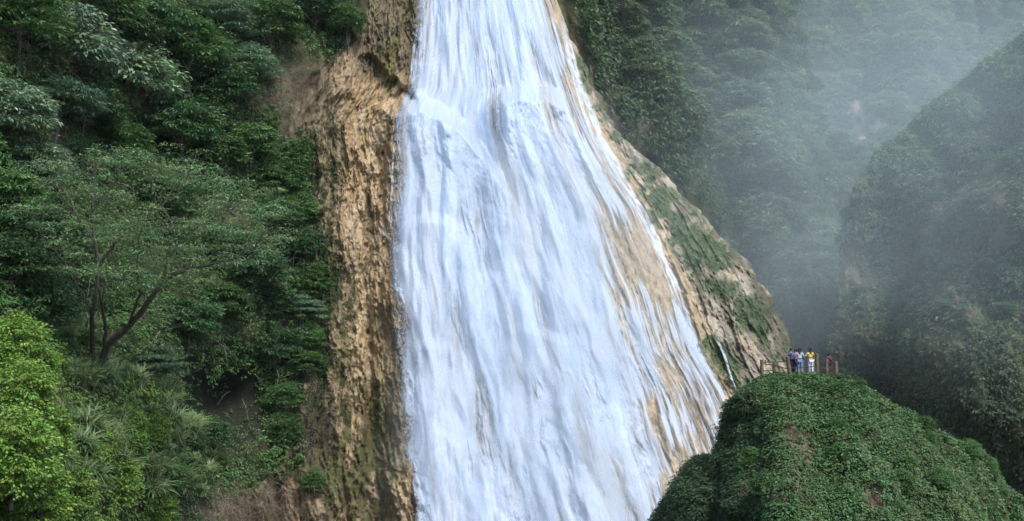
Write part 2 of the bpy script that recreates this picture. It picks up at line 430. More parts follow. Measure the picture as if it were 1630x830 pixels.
def stream(name, pts, wpx, seed, label, amp=1.0):
    """a thin separate stream: several braided ribbons down the rock"""
    pts = np.array(pts, float); n = 160
    ys = np.linspace(pts[0, 1], pts[-1, 1], n); xs = np.interp(ys, pts[:, 1], pts[:, 0])
    V = []; Fc = []; C = []; A = []; base = 0; r = np.random.default_rng(seed)
    for k in range(5):
        t = np.linspace(0, 1, n)
        cx = xs+wpx*(1.0*(vn(ys/90., ys*0+k, seed)-.5)+.15*(vn(ys/14., ys*0+k, seed+3)-.5))
        wd = wpx*(.12+.3*vn(ys/25., ys*0+k*3, seed+5))*(.55+.45*np.sin(np.pi*np.clip(t*1.05, 0, 1)))
        for j in range(4):
            q = (j/3.-.5)*2
            px = cx+q*wd
            D = np.minimum(Drock(px, ys), Dbase(px, ys)+.2)-.2-.12*(1-q*q)-.03*k
            V.append(P(px, ys, D)); A.append(np.clip((1-abs(q)*.9)*(.55+1.1*(vn(ys/9., ys*0+j+7*k, seed+9)-.3)), 0, 1)*np.clip(np.minimum(t, 1-t)*8, 0, 1))
        for i in range(n-1):
            for j in range(3):
                Fc.append((base+j*n+i, base+(j+1)*n+i, base+(j+1)*n+i+1, base+j*n+i+1))
        base += 4*n
    V = np.concatenate(V); A = np.concatenate(A)
    o = mk(name, V, np.array(Fc), M_water, col=np.tile(lin(.9, .92, .94), (len(V), 1)), alpha=A)
    tag(o, label, 'stream', kind='structure')
stream('side_stream', [(886, 20), (905, 80), (925, 150), (950, 220), (985, 280), (1015, 330), (1045, 390), (1070, 450), (1095, 510)], 16, 5, 'narrow white stream tracing the right edge of the waterfall fan')
stream('side_stream', [(1140, 540), (1152, 562), (1160, 590), (1172, 622)], 5, 8, 'tiny trickle on the dark mossy rock left of the lookout')
stream('side_stream', [(627, 225), (624, 300), (622, 340), (620, 372)], 5, 11, 'thin trickle down the tan rock at the left edge of the fall')
stream('side_stream', [(608, 366), (624, 385), (640, 405), (648, 420)], 6, 14, 'short slanting trickle entering the fall from the tan rock')

# ------------------------------------------------------------------ leaves
def rnd_unit(n, r):
    v = r.normal(size=(n, 3)); return v/np.linalg.norm(v, axis=1)[:, None]

def leaf_quads(p, axis, nrm, L, Wd, col):
    """folded pointed leaves: p base points, axis unit directions, nrm face normals"""
    b = np.cross(axis, nrm); b /= (np.linalg.norm(b, axis=1)[:, None]+1e-9)
    L = np.broadcast_to(L, (len(p),))[:, None]; Wd = np.broadcast_to(Wd, (len(p),))[:, None]
    m = p+axis*L*.45
    up = np.cross(b, axis)*Wd*.18
    v = np.stack([p, m+b*Wd*.5+up, p+axis*L, m-b*Wd*.5+up], 1)
    f = np.arange(len(p)*4).reshape(-1, 4)
    return v.reshape(-1, 3), f, np.repeat(col, 4, 0)

def vary(base, n, r, dv=.3, dh=.15):
    c = np.tile(np.asarray(base, float), (n, 1))
    c = c*(1+dv*(r.random((n, 1))*2-1))
    c[:, 0] *= 1+dh*(r.random(n)*2-1)*1.6; c[:, 2] *= 1+dh*(r.random(n)*2-1)*1.5
    return np.clip(c, .004, .9)

def clump_leaves(cent, rad, n, r, L, asp, base, flat=.6, droop=.3, dv=.3, outdir=None, clumpvar=.25):
    """cent: k clump centres, n leaves each"""
    k = len(cent)
    u = rnd_unit(k*n, r); rr = (.35+.65*r.random((k*n, 1))**.6)
    rad = np.repeat(np.broadcast_to(rad, (k,)), n)[:, None]
    u[:, 2] = np.abs(u[:, 2])*.9+.1*u[:, 2]
    off = u*rr*rad; off[:, 2] *= flat
    p = np.repeat(cent, n, 0)+off
    nrm = u*.7+rnd_unit(k*n, r)*.55+np.array([0, 0, .7]); nrm /= np.linalg.norm(nrm, axis=1)[:, None]
    ax = u+rnd_unit(k*n, r)*.7; ax[:, 2] -= droop
    if outdir is not None: ax = ax+np.repeat(outdir, n, 0)*.8
    ax = ax-nrm*np.sum(ax*nrm, 1)[:, None]; ax /= np.linalg.norm(ax, axis=1)[:, None]
    Ls = L*(.6+.8*r.random(k*n))
    cc = np.repeat(vary(base, k, r, clumpvar, .12), n, 0)
    c = cc*(1+dv*(r.random((k*n, 1))*2-1))
    return leaf_quads(p, ax, nrm, Ls, Ls*asp, c)

def tube(path, rad, seg=6):
    path = np.asarray(path, float); n = len(path)
    tan = np.gradient(path, axis=0); tan /= np.linalg.norm(tan, axis=1)[:, None]+1e-9
    ref = np.array([.3, 1, .1]); b = np.cross(tan, ref); b /= np.linalg.norm(b, axis=1)[:, None]+1e-9
    c = np.cross(tan, b)
    a = np.linspace(0, 2*np.pi, seg, endpoint=False)
    rad = np.broadcast_to(rad, (n,))
    v = path[:, None]+(b[:, None]*np.cos(a)[None, :, None]+c[:, None]*np.sin(a)[None, :, None])*rad[:, None, None]
    f = []
    for i in range(n-1):
        for j in range(seg):
            f.append((i*seg+j, i*seg+(j+1) % seg, (i+1)*seg+(j+1) % seg, (i+1)*seg+j))
    v = np.concatenate([v.reshape(-1, 3), path[:1], path[-1:]])
    for j in range(seg):
        f.append((j, n*seg, n*seg, (j+1) % seg)); f.append(((n-1)*seg+j, (n-1)*seg+(j+1) % seg, n*seg+1, n*seg+1))
    f = np.array([q for q in f if len(set(q)) == 4])
    return v, f

def join(parts):
    V = []; Fs = []; C = []; b = 0
    for q in parts:
        V.append(q[0]); Fs.append(q[1]+b); b += len(q[0])
        if len(q) > 2: C.append(q[2])
    return np.concatenate(V), np.concatenate(Fs), (np.concatenate(C) if C else None)

def wobble(a, b, n, amp, r):
    t = np.linspace(0, 1, n)[:, None]
    p = np.asarray(a)*(1-t)+np.asarray(b)*t
    w = np.cumsum(r.normal(size=(n, 3)), 0)*amp/np.sqrt(n); w -= w[0]; w = w-t*w[-1]
    return p+w

def make_tree(name, seed, rad, h, ncl, nlf, L, asp, base, mat, flat=.55, clr=.9, lean=0, layered=False, ell=(1, 1, .8), leg=False):
    """trunk with limbs reaching into a crown of leaf clumps; origin at the trunk foot"""
    r = np.random.default_rng(seed)
    root = empty(name)
    top = np.array([lean, 0, h])
    u = rnd_unit(ncl, r)
    if not leg: u[:, 2] = np.where(u[:, 2] < -.55, -u[:, 2], u[:, 2])
    lump = .72+.5*fbm(u[:, 0]*1.7+seed, u[:, 1]*1.7+u[:, 2]*1.3, 3, seed)
    rr = (.45+.55*r.random(ncl)**.5)*lump
    cent = top+u*rr[:, None]*rad*np.array(ell)
    if layered: cent[:, 2] = np.round(cent[:, 2]/.8)*.8+r.normal(size=ncl)*.1
    out = u.copy(); out[:, 2] *= .3
    lv = clump_leaves(cent, clr*(.6+.8*r.random(ncl)), nlf, r, L, asp, base, flat, .35, .35, out)
    cr = mk('crown', lv[0], lv[1], mat, root, lv[2], smooth=False)
    parts = [tube(wobble((0, 0, -.8), top*np.array([.8, .8, .75]), 9, .25, r), np.linspace(.05*rad+.03, .025*rad, 9), 7)]
    ords = r.permutation(ncl)[:14]
    for i in ords:
        a = top*(.35+.4*r.random())
        parts.append(tube(wobble(a, cent[i], 7, .3, r), np.linspace(.02*rad+.01, .012, 7), 5))
    v, f, _ = join(parts)
    mk('trunk', v, f, M_bark, root)
    return root

# colours (albedo)
G_dark = (.055, .118, .042); G_mid = (.085, .170, .048); G_pale = (.20, .29, .16); G_blue = (.115, .195, .10)
G_bright = (.20, .325, .062); G_olive = (.085, .105, .035)

protos = {}
def proto(key):
    if key not in protos:
        a = dict(
            broad=lambda s: make_tree('broadleaf_tree', 11+s, 3.0, 2.7, 190, 52, .32, .40, G_pale, M_glossleaf, clr=.75),
            dense=lambda s: make_tree('dense_tree', 21+s, 2.8, 2.4, 180, 50, .29, .45, G_dark, M_leaf, clr=.75),
            mid=lambda s: make_tree('leafy_tree', 31+s, 2.6, 2.3, 170, 50, .28, .42, G_mid, M_leaf, clr=.7),
            feather=lambda s: make_tree('feathery_tree', 41+s, 2.6, 2.4, 140, 64, .30, .26, G_blue, M_leaf, flat=.25, clr=.9, layered=True, ell=(1.15, 1, .6)),
            bush=lambda s: make_tree('bush', 51+s, 1.5, 1.3, 170, 44, .19, .45, G_mid, M_leaf, clr=.42, flat=.85, ell=(1, 1, 1.15), leg=True),
            bright=lambda s: make_tree('bright_bush', 61+s, 1.5, 1.3, 200, 46, .16, .55, G_bright, M_leaf, clr=.42, flat=.9, ell=(1, 1, 1.25), leg=True),
            far=lambda s: make_tree('forest_tree', 71+s, 4.2, 4.0, 140, 36, .75, .42, (.12, .18, .08), M_leaf, clr=1.15, flat=.45),
            farfeather=lambda s: make_tree('forest_tree', 81+s, 4.4, 4.0, 120, 40, .8, .32, (.155, .215, .115), M_leaf, clr=1.4, flat=.22, layered=True, ell=(1.2, 1, .65)),
        )
        kind, s = key
        protos[key] = [a[kind](s), False]
    return protos[key]

def place(kind, variant, loc, rz, s, label, cat, group=None, sz=None):
    pr = proto((kind, variant))
    o = pr[0] if not pr[1] else copy_tree(pr[0]); pr[1] = True
    o.location = loc; o.rotation_euler = (rng.normal()*.06, rng.normal()*.06, rz); o.scale = (s, s, s*(sz or 1))
    for k in list(o.keys()):
        if k in ('label', 'category', 'group'): del o[k]
    tag(o, label, cat, group)
    return o

# ---- left hillside: named trees (crown centre in the photograph, crown radius in metres)
TREES = [
 # kind, var, px, py, r, label
 ('broad', 0, 200, 140, 4.4, 'large glossy pale green tree bulging over a dark hollow on the upper hillside'),
 ('broad', 1, 110, 95, 4.0, 'glossy pale green tree left of the bulging crown, upper hillside'),
 ('broad', 1, 15, 200, 3.0, 'silvery green broadleaf tree at the left border above the umbrella tree'),
 ('broad', 0, 50, 270, 2.4, 'small silvery broadleaf tree just left above the umbrella tree crown'),
 ('mid', 0, 30, 50, 3.4, 'green leafy tree in the top left corner'),
 ('mid', 1, 155, 25, 3.2, 'yellow green leafy tree on the top border right of the corner tree'),
 ('dense', 1, 245, 60, 3.2, 'dark tree with pale bare twigs between two greener crowns at the top'),
 ('mid', 0, 300, 90, 3.8, 'tall rounded olive green tree in the upper middle of the wooded slope'),
 ('feather', 0, 360, 45, 3.2, 'feathery green tree near the top between olive crown and cliff overhang'),
 ('mid', 1, 430, 50, 3.2, 'leafy green tree above the dry scrub patch'),
 ('dense', 0, 500, 25, 2.8, 'dark tree on the top border above the brown rock ledge'),
 ('mid', 0, 552, 40, 2.0, 'small tree hanging over the dark rock beside the waterfall top'),
 ('dense', 1, 350, 150, 3.2, 'dark dense tree below the rounded olive tree'),
 ('feather', 1, 395, 110, 2.6, 'feathery tree beside the dry scrub patch'),
 ('bush', 0, 335, 180, 2.0, 'yellowish green bush lit in the middle of the dark slope'),
 ('dense', 0, 290, 215, 3.0, 'dark tree behind the top of the umbrella tree'),
 ('mid', 1, 400, 240, 2.6, 'green tree on the slope left of the rock, level with the ledge'),
 ('bush', 1, 455, 290, 2.1, 'fresh green bush spilling over the rock edge'),
 ('mid', 0, 440, 350, 2.4, 'leafy tree right of the umbrella tree near the rock edge'),
 ('dense', 1, 480, 400, 2.2, 'dark shrubby tree clinging to the rock edge at mid height'),
 ('dense', 0, 400, 440, 3.0, 'dense dark tree below the right side of the umbrella crown'),
 ('feather', 0, 480, 500, 2.2, 'feathery shrubby tree overhanging the ochre rock'),
 ('dense', 0, 440, 560, 2.8, 'dense dark tree above the black hollow'),
 ('mid', 1, 490, 590, 1.9, 'grey green shrubby tree at the rock edge above the bare bank'),
 ('feather', 1, 250, 590, 2.2, 'feathery tree with low spreading layers right of the umbrella tree foot'),
 ('feather', 0, 330, 575, 1.5, 'small pale feathery tree holding one light spray over the black hollow'),
 ('dense', 0, 300, 520, 2.6, 'dark tree behind the slanting limb of the umbrella tree'),
 ('dense', 1, 60, 400, 3.0, 'dark tree at the left border behind the umbrella tree'),
 ('dense', 0, 60, 500, 2.4, 'dark tree behind the cane grass at the left border'),
 ('mid', 0, 250, 330, 2.8, 'leafy tree half hidden behind the umbrella crown'),
 ('mid', 1, 10, 330, 2.4, 'leafy tree on the left border beside the umbrella crown'),
 ('bush', 0, 260, 760, 1.7, 'dull green bush at the foot of the cane grass'),
 ('bush', 1, 450, 690, 1.5, 'low green bush on the dry bank under the hollow'),
 ('bush', 0, 500, 770, 1.1, 'small green bush at the bottom of the ochre rock'),
 ('mid', 1, 190, 240, 2.4, 'leafy tree under the bulging glossy crown'),
 ('dense', 0, 130, 180, 2.8, 'dark tree below the glossy trees near the left border'),
]
TREES += [
 ('dense', 1, 330, 700, 2.0, 'dark bushy tree at the left end of the dry bank'),
 ('mid', 0, 455, 640, 2.0, 'leafy tree leaning over the dry bank near the rock edge'),
 ('mid', 1, 350, 490, 2.4, 'leafy tree right of the fork of the umbrella tree limbs'),
 ('dense', 1, 430, 490, 2.3, 'dark leafy tree between the umbrella crown and the rock edge'),
 ('mid', 0, 350, 250, 2.3, 'leafy tree rising right of the umbrella crown top'),
 ('mid', 1, 425, 300, 2.2, 'olive leafy tree above the right end of the umbrella crown'),
 ('bush', 0, 480, 340, 1.6, 'green bush on the rock edge above mid height'),
 ('bush', 1, 495, 450, 1.6, 'dark green bush on the rock edge at mid height'),
 ('bush', 0, 500, 545, 1.5, 'green bush hanging on the rock edge below mid height'),
 ('bush', 1, 475, 250, 1.5, 'grey green bush at the lower end of the dry scrub'),
 ('bush', 0, 415, 200, 1.6, 'green bush at the left side of the dry scrub'),
 ('dense', 0, 200, 60, 2.6, 'dark leafy tree between the glossy crown and the top border'),
 ('feather', 1, 90, 170, 2.6, 'silvery feathery tree above the umbrella crown near the left border'),
 ('dense', 1, 10, 440, 2.4, 'dark leafy tree on the left border above the sunny thicket'),
 ('dense', 0, 360, 400, 2.4, 'dark leafy tree behind the right limb of the umbrella tree'),
]
R0 = dict(broad=(3.0, 2.7), dense=(2.8, 2.4), mid=(2.6, 2.3), feather=(2.6, 2.4), bush=(1.5, 1.3), bright=(1.5, 1.3), far=(4.2, 5.2), farfeather=(4.4, 5.0))
for i, (k, vv, px, py, r, lb) in enumerate(TREES):
    r0, h0 = R0[k]; s = r/r0*(1.06 if py < 460 else .95)
    d = float(Dhill(np.array(px), np.array(py)))
    hp = h0*s*F/d*.8
    d2 = float(Dhill(np.array(px), np.array(py+hp)))
    place(k, vv, P(px, py+hp, d2-r*.15), rng.random()*6.3, s, lb, 'tree' if 'bush' not in k else 'bush')
BR = [(75, 700, 1.3, 'bright green bush right of the sunny thicket, beside the cane grass'),
      (110, 790, 1.5, 'bright green bush near the bottom border between thicket and cane grass'),
      (150, 720, 1.2, 'small bright bush under the leaning cane blades'),
      (240, 690, 1.2, 'small fresh green bush right of the cane grass'),
      (60, 590, 1.1, 'small yellow green bush topping the right side of the sunny thicket'),
(25, 560, 1.5, 'bright yellow green bush at the left border, highest of the sunny thicket'),
      (35, 640, 1.6, 'bright green bush in the middle of the sunny thicket at the left border'),
      (20, 730, 1.7, 'bright green bush low in the sunny thicket at the left border'),
      (60, 800, 1.5, 'bright green bush in the bottom left corner of the thicket'),
      (200, 690, 1.5, 'bright green bush among the cane grass'),
      (185, 770, 1.6, 'bright green bush below the cane grass near the bottom border'),
      (250, 820, 1.3, 'fresh green bush on the bottom border left of the dry bank')]
for i, (px, py, r, lb) in enumerate(BR):
    d = float(Dhill(np.array(px), np.array(py)))
    d = d*.86 if px < 100 else d
    s = r/1.5
    place('bright', i % 2, P(px, py+1.2*s*F/d, d-.6), rng.random()*6.3, s, lb, 'bush')

# ---- the umbrella tree with bare limbs
def build_umbrella():
    r = np.random.default_rng(99)
    d0 = float(Dhill(np.array(156.), np.array(590.)))-1.5
    base = P(156, 590, d0)
    root = empty('umbrella_tree', base)
    def q(x, y, dd=0): return P(50+x/1.976, 220+y/1.976, d0+dd-5.5*sm((735-y)/260))-base
    limbs = [
        ([(195, 730, 0), (190, 640, -.3), (190, 545, -.6), (205, 490, -.6), (213, 400, -.7), (203, 330, -.6), (188, 240, -.4), (200, 130, 0), (195, 70, 0)], .19, .035),
        ([(215, 730, 0), (238, 615, .4), (228, 560, .2), (213, 490, -.3), (202, 410, -.4), (200, 350, -.2)], .13, .05),
        ([(205, 735, 0), (240, 650, .2), (300, 600, .6), (350, 545, 1.), (385, 490, 1.3), (410, 450, 1.5), (470, 420, 1.2), (540, 402, .8), (620, 385, .2), (700, 350, 0)], .27, .04),
        ([(300, 600, .6), (325, 540, .5), (342, 480, .2), (330, 415, 0), (338, 330, -.4), (350, 260, -.5)], .11, .03),
        ([(213, 400, -.7), (260, 335, -1.), (330, 268, -1.2), (400, 215, -1), (450, 170, -.8)], .11, .02),
        ([(190, 545, -.6), (160, 490, -1.), (120, 420, -1.4), (85, 362, -1.6), (45, 335, -1.8)], .07, .02),
        ([(203, 340, -.6), (150, 250, -.2), (105, 170, .2), (80, 120, .4)], .07, .02),
        ([(410, 450, 1.5), (430, 380, 1.4), (470, 310, 1.2), (560, 260, 1), (620, 230, .8)], .09, .02),
        ([(188, 240, -.4), (240, 160, -.6), (290, 100, -.6)], .05, .015),
        ([(470, 310, 1.2), (420, 230, .9), (380, 150, .6), (375, 80, .4)], .06, .015),
        ([(385, 490, 1.3), (440, 460, 2.0), (520, 440, 2.4), (600, 400, 2.6)], .05, .015),
    ]
    parts = []
    tips = []
    for pts, a, b in limbs:
        ctl = np.array([q(*p) for p in pts]); n = len(ctl)*4
        t = np.linspace(0, len(ctl)-1, n); path = np.stack([np.interp(t, np.arange(len(ctl)), ctl[:, i]) for i in range(3)], 1)
        for _ in range(2): path[1:-1] = (path[:-2]+2*path[1:-1]+path[2:])/4
        path[1:-1] += r.normal(size=(n-2, 3))*.035
        parts.append(tube(path, np.linspace(a*1.0, b*1.15, n), 7)); tips.append(path[n//3:])
    T = np.concatenate(tips)
    # flat sprays of small leaves
    cent = []
    while len(cent) < 430:
        x = 20+r.random()*440; y = 232+r.random()*235
        topy = 228+.0009*(x-215)**2+34*float(fbm(np.array(x/38.), np.array(1.7), 3, 12))-14
        boty = 400+60*math.sin((x-20)/440*3.1)-.0*x
        if x > 330: topy += (x-330)*.25
        if y < topy or y > boty or float(fbm(np.array(x/30.), np.array(y/16.), 3, 13)) < .42: continue
        cent.append(P(x, y, d0-9.0+7.0*r.random())-base)
    cent = np.array(cent)
    # small limbs to sprays
    for i in r.permutation(len(cent))[:150]:
        j = np.argmin(np.linalg.norm(T-cent[i]-np.array([0, 0, -.8]), axis=1))
        parts.append(tube(wobble(T[j], cent[i], 6, .25, r), np.linspace(.03, .008, 6), 4))
    lv = clump_leaves(cent, .92*(.7+.7*r.random(len(cent))), 60, r, .21, .30, (.145, .225, .095), .22, .15, .4)
    v, f, _ = join(parts); mk('trunk', v, f, M_bark, root)
    mk('crown', lv[0], lv[1], M_leaf, root, lv[2], smooth=False)
    tag(root, 'wide umbrella shaped tree with dark forking bare limbs and flat grey green sprays', 'tree')
build_umbrella()

# ---- cane grass tufts
def cane_mesh(seed, n, h, lean, base):
    r = np.random.default_rng(seed); V = []; Fc = []; C = []; b = 0
    for i in range(n):
        th = r.random()*6.283; L = h*(.5+.6*r.random()); dr = np.array([math.cos(th), math.sin(th), 0.])
        p0 = np.array([r.normal()*.28, r.normal()*.28, 0]); k = 7
        t = np.linspace(0, 1, k)[:, None]
        bend = lean*(.4+.9*r.random())
        path = p0+dr*(t**2)*L*bend+np.array([0, 0, 1])*L*(t-.55*bend*t**3)
        side = np.cross(dr, [0, 0, 1]); wd = (.03+.03*r.random())*np.sin(np.pi*(t*.93+.07))**.6
        v = np.concatenate([path+side*wd, path-side*wd])
        V.append(v); 
        for j in range(k-1): Fc.append((b+j, b+j+1, b+k+j+1, b+k+j))
        b += 2*k
        c = np.array(base)*(1+.35*(r.random()*2-1))
        if r.random() < .09: c = np.array((.34, .28, .15))
        C.append(np.tile(c, (2*k, 1)))
    return np.concatenate(V), np.array(Fc), np.concatenate(C)
cane_protos = []
for s in range(3):
    v, f, c = cane_mesh(200+s, 170, 2.3, .75, (.155, .24, .095))
    o = mk('cane_tuft', v, f, M_leaf, None, c, smooth=True); cane_protos.append([o, False])
cr = np.random.default_rng(44)
CL = 'arching tuft of long bladed cane grass between the bright bushes and the dark hollow'
spots = []
for i in range(80):
    px = 85+cr.random()*250; top = 500+max(0, px-150)*.75-(20 if px < 150 else 0)
    py = top+40+cr.random()*(760-top)
    spots.append((px, py))
for px, py in spots:
    d = float(Dhill(np.array(px), np.array(py)))
    pr = cane_protos[int(cr.integers(3))]
    o = pr[0] if not pr[1] else pr[0].copy()
    if pr[1]: S.collection.objects.link(o)
    pr[1] = True
    o.location = P(px, py, d-.7-cr.random()*.8); s = .55+.5*cr.random()
    o.scale = (s, s, s*(.85+.3*cr.random())); o.rotation_euler = (.35+cr.normal()*.15, cr.normal()*.2, cr.random()*6.3*0+cr.normal()*.8)
    tag(o, CL, 'grass tuft', 'cane grass tufts')

# ------------------------------------------------------------------ scattered ground cover
def scatter(name, Df, n, xr, yr, maskf, L, asp, base, label, lump=.8, seed=1, droop=.5, cat='ground cover', mat=None, ls=.25, dv=.35, cvar=.3, clus=8, rad=.35, colf=None, explicit=None, top=None):
    r = np.random.default_rng(seed)
    k = n//clus
    px = xr[0]+r.random(k*2)*(xr[1]-xr[0]); py = yr[0]+r.random(k*2)*(yr[1]-yr[0])
    keep = r.random(k*2) < maskf(px, py); px = px[keep][:k]; py = py[keep][:k]; k = len(px)
    e = 2.0
    if explicit is not None: p, nr = explicit; k = len(p)
    else: d = Df(px, py); p = P(px, py, d)
    if explicit is None: a = P(px+e, py, Df(px+e, py))-p; b = P(px, py-e, Df(px, py-e))-p
    if explicit is None:
        nr = np.cross(a, b); nr /= np.linalg.norm(nr, axis=1)[:, None]+1e-9
        flip = np.sum(nr*p, 1) > 0; nr[flip] *= -1
    if explicit is not None: px = p[:, 0]/p[:, 1]*F+815; py = 415-F*(p[:, 2]/p[:, 1]*cp-sp)/(cp+p[:, 2]/p[:, 1]*sp)
    m = p.copy()
    lp = fbm(m[:, 0]*ls+m[:, 1]*ls*.5, m[:, 2]*ls, 3, seed+5)
    out = lump*np.clip(lp-.3, 0, 1)*2*(.3+.7*r.random(k)**.5)
    if top is not None: out = out*top(px, py)
    up = np.array([0, 0, 1.])
    c0 = p+nr*(out[:, None]+.05)
    pp = np.repeat(c0, clus, 0)+rnd_unit(k*clus, r)*rad*r.random((k*clus, 1))**.5*np.array([1, 1, .7])
    nn = np.repeat(nr, clus, 0)*.7+up*.6+rnd_unit(k*clus, r)*.6; nn /= np.linalg.norm(nn, axis=1)[:, None]
    ax = rnd_unit(k*clus, r)*.8+np.repeat(nr, clus, 0)*.4-up*droop
    ax -= nn*np.sum(ax*nn, 1)[:, None]; ax /= np.linalg.norm(ax, axis=1)[:, None]+1e-9
    Ls = L*(.55+.9*r.random(k*clus))
    cl = vary(base, k, r, cvar, .15)
    if colf is not None: cl = colf(px, py, cl, r)
    cc = np.repeat(cl, clus, 0)*(1+dv*(r.random((k*clus, 1))*2-1))
    v, f, c = leaf_quads(pp, ax, nn, Ls, Ls*asp, cc)
    o = mk(name, v, f, mat or M_cover, None, c, smooth=False)
    if label: tag(o, label, cat, kind='stuff')
    return o

def m_left(px, py):
    b = Bh(py)
    n = fbm(px/38., py/38., 3, 301)
    m = sm((b-px+60*(n-.5))/25)*(.6+.6*n)
    dry = np.maximum(sm((235-py)/50)*sm((py-85)/25)*sm((px-420)/30), sm((py-765)/40)*sm((px-300)/60))
    hol = np.exp(-((px-350)/70)**4-((py-640)/62)**4)
    return np.clip(m*(1-.7*dry)*(1-.95*hol), 0, 1)
def c_left(px, py, c, r):
    t = sm((px-330)/150)*.5
    n = fbm(px/60., py/45., 3, 321)
    c = c*(1+.9*(n[:, None]-.45))
    br = sm((py-540)/80)*sm((310-px)/80)
    return mixc(c, np.array(G_bright)*.75, br*.75)
scatter('undergrowth', Dhill, 150000, (-120, 600), (-60, 880), m_left, .25, .45, G_mid, 'dark leafy undergrowth covering the hillside between the trees', 1.6, 3, .6, 'undergrowth', colf=c_left)

# vines hanging over the edge of the rock
def m_edge(px, py):
    b = Bh(py); n = fbm(px/20., py/50., 4, 331)
    m = np.exp(-((px-b-10)/44)**2)*sm((n-.38)*7)*sm((py-150)/80)*sm((720-py)/60)
    m2 = sm((fbm(px/12., py/40., 4, 335)-.54)*8)*sm((py-560)/100)*sm((650-px)/20)*sm((px-470)/30)*.35
    m3 = sm((fbm(px/10., py/26., 4, 337)-.55)*9)*sm((560-px)/60)*sm((px-440)/30)*sm((py-140)/40)*.6
    return np.clip(m+m2+m3, 0, 1)
scatter('hanging_vines', Drock, 60000, (420, 660), (60, 860), m_edge, .2, .4, (.075, .105, .035), 'creeping vines hanging over the left edge of the ochre rock', .9, 5, 1.2, 'vines', rad=.3)

def m_dryscr(px, py):
    a = np.exp(-((px-445)/65)**2-((py-150)/60)**2)+np.exp(-((px-410)/100)**2-((py-805)/40)**2)+.5*np.exp(-((px-500)/40)**2-((py-680)/60)**2)
    return np.clip(a, 0, 1)
def twigs(name, Df, n, xr, yr, maskf, Lr, label, seed, cols):
    r = np.random.default_rng(seed)
    px = xr[0]+r.random(n*8)*(xr[1]-xr[0]); py = yr[0]+r.random(n*8)*(yr[1]-yr[0])
    keep = r.random(n*8) < maskf(px, py); px = px[keep][:n]; py = py[keep][:n]; k = len(px)
    p = P(px, py, Df(px, py)-.15-.5*r.random(k))
    ax = rnd_unit(k, r)*.7+np.array([0, -.5, .15]); ax /= np.linalg.norm(ax, axis=1)[:, None]
    L = Lr*(.4+r.random(k))[:, None]; g = np.array([0, 0, -1.])
    side = np.cross(ax, rnd_unit(k, r)); side /= np.linalg.norm(side, axis=1)[:, None]; side *= .014
    pts = [p+ax*L*t+g*L*t*t*.5+rnd_unit(k, r)*.05*t for t in (0, .3, .6, 1.)]
    V = np.stack([q for i, pt in enumerate(pts) for q in (pt-side*(1-i*.25), pt+side*(1-i*.25))], 1)
    f0 = np.array([(0, 1, 3, 2), (2, 3, 5, 4), (4, 5, 7, 6)])
    Fc = (np.arange(k)[:, None, None]*8+f0[None]).reshape(-1, 4)
    c = np.array(cols)[r.integers(len(cols), size=k)]*(1+.3*(r.random((k, 1))*2-1))
    o = mk(name, V.reshape(-1, 3), Fc, M_twig, None, np.repeat(c, 8, 0))
    tag(o, label, 'dry scrub', kind='stuff')
twigs('dry_scrub', Dhill, 14000, (260, 620), (70, 860), m_dryscr, 1.0, 'tangle of dry brown twigs on the bare banks beside the rock', 12, [(.17, .13, .09), (.25, .20, .145), (.10, .08, .06)])
def m_tw2(px, py): return sm((Bh(py)-px)/40)*sm((px-20)/40)*.6*sm((fbm(px/50., py/50., 3, 77)-.45)*5)
twigs('bare_twigs', lambda a, b: Dhill(a, b)-1.4, 900, (0, 520), (0, 700), m_tw2, 1.9, 'thin pale bare twigs and lianas showing among the hillside foliage', 13, [(.26, .24, .2), (.16, .14, .11)])

# moss and creepers of the right flank
scatter('flank_creepers', Drock, 60000, (880, 1270), (60, 640), lambda a, b: moss_mask(a, b)*sm((Rg(b)-a-2)/8), .19, .5, (.10, .155, .07), 'green creepers and moss in bands on the right flank of the fall', .35, 6, .9, 'creepers', rad=.3)

# ------------------------------------------------------------------ far wooded slopes
def Dfar(px, py):
    """first slope behind the fall; runs back into the gorge to the right"""
    t = (px-900)/500.
    d = 158+115*np.clip(t, -.4, 1.6)-np.clip(py, -300, 700)*.085-np.clip(py-330, 0, 300)*.06
    rib = 14*np.exp(-((px-1000-.35*py)/70)**2)*-1+16*np.exp(-((px-1070-.28*py)/38)**2)+9*np.exp(-((px-1290-.1*py)/40)**2)-10*np.exp(-((px-1190-.2*py)/60)**2)
    X = (px-815)*d/F; Z = (415-py)*d/F
    return np.maximum(128-24*py/830.0+21, d+rib-9*(fbm(X*.05, Z*.05, 4, 401)-.5)-3*(fbm(X*.22, Z*.2, 4, 411)-.5))
def farridge(py): return yy(py, [-300, 0, 60, 130, 200, 260, 330, 420, 560, 700], [1240, 1258, 1272, 1288, 1306, 1352, 1420, 1430, 1440, 1450])
def Dback(px, py):
    d = 330+60*np.clip((px-1300)/400., -1, 2)-py*.18
    X = (px-815)*d/F; Z = (415-py)*d/F
    rib = -22*np.exp(-((px-1440+.55*(py-150))/60)**2)+10*np.exp(-((px-1350+.3*(py-150))/40)**2)
    return d+rib-20*(fbm(X*.03, Z*.03, 4, 421)-.5)-4*(fbm(X*.15, Z*.15, 4, 431)-.5)
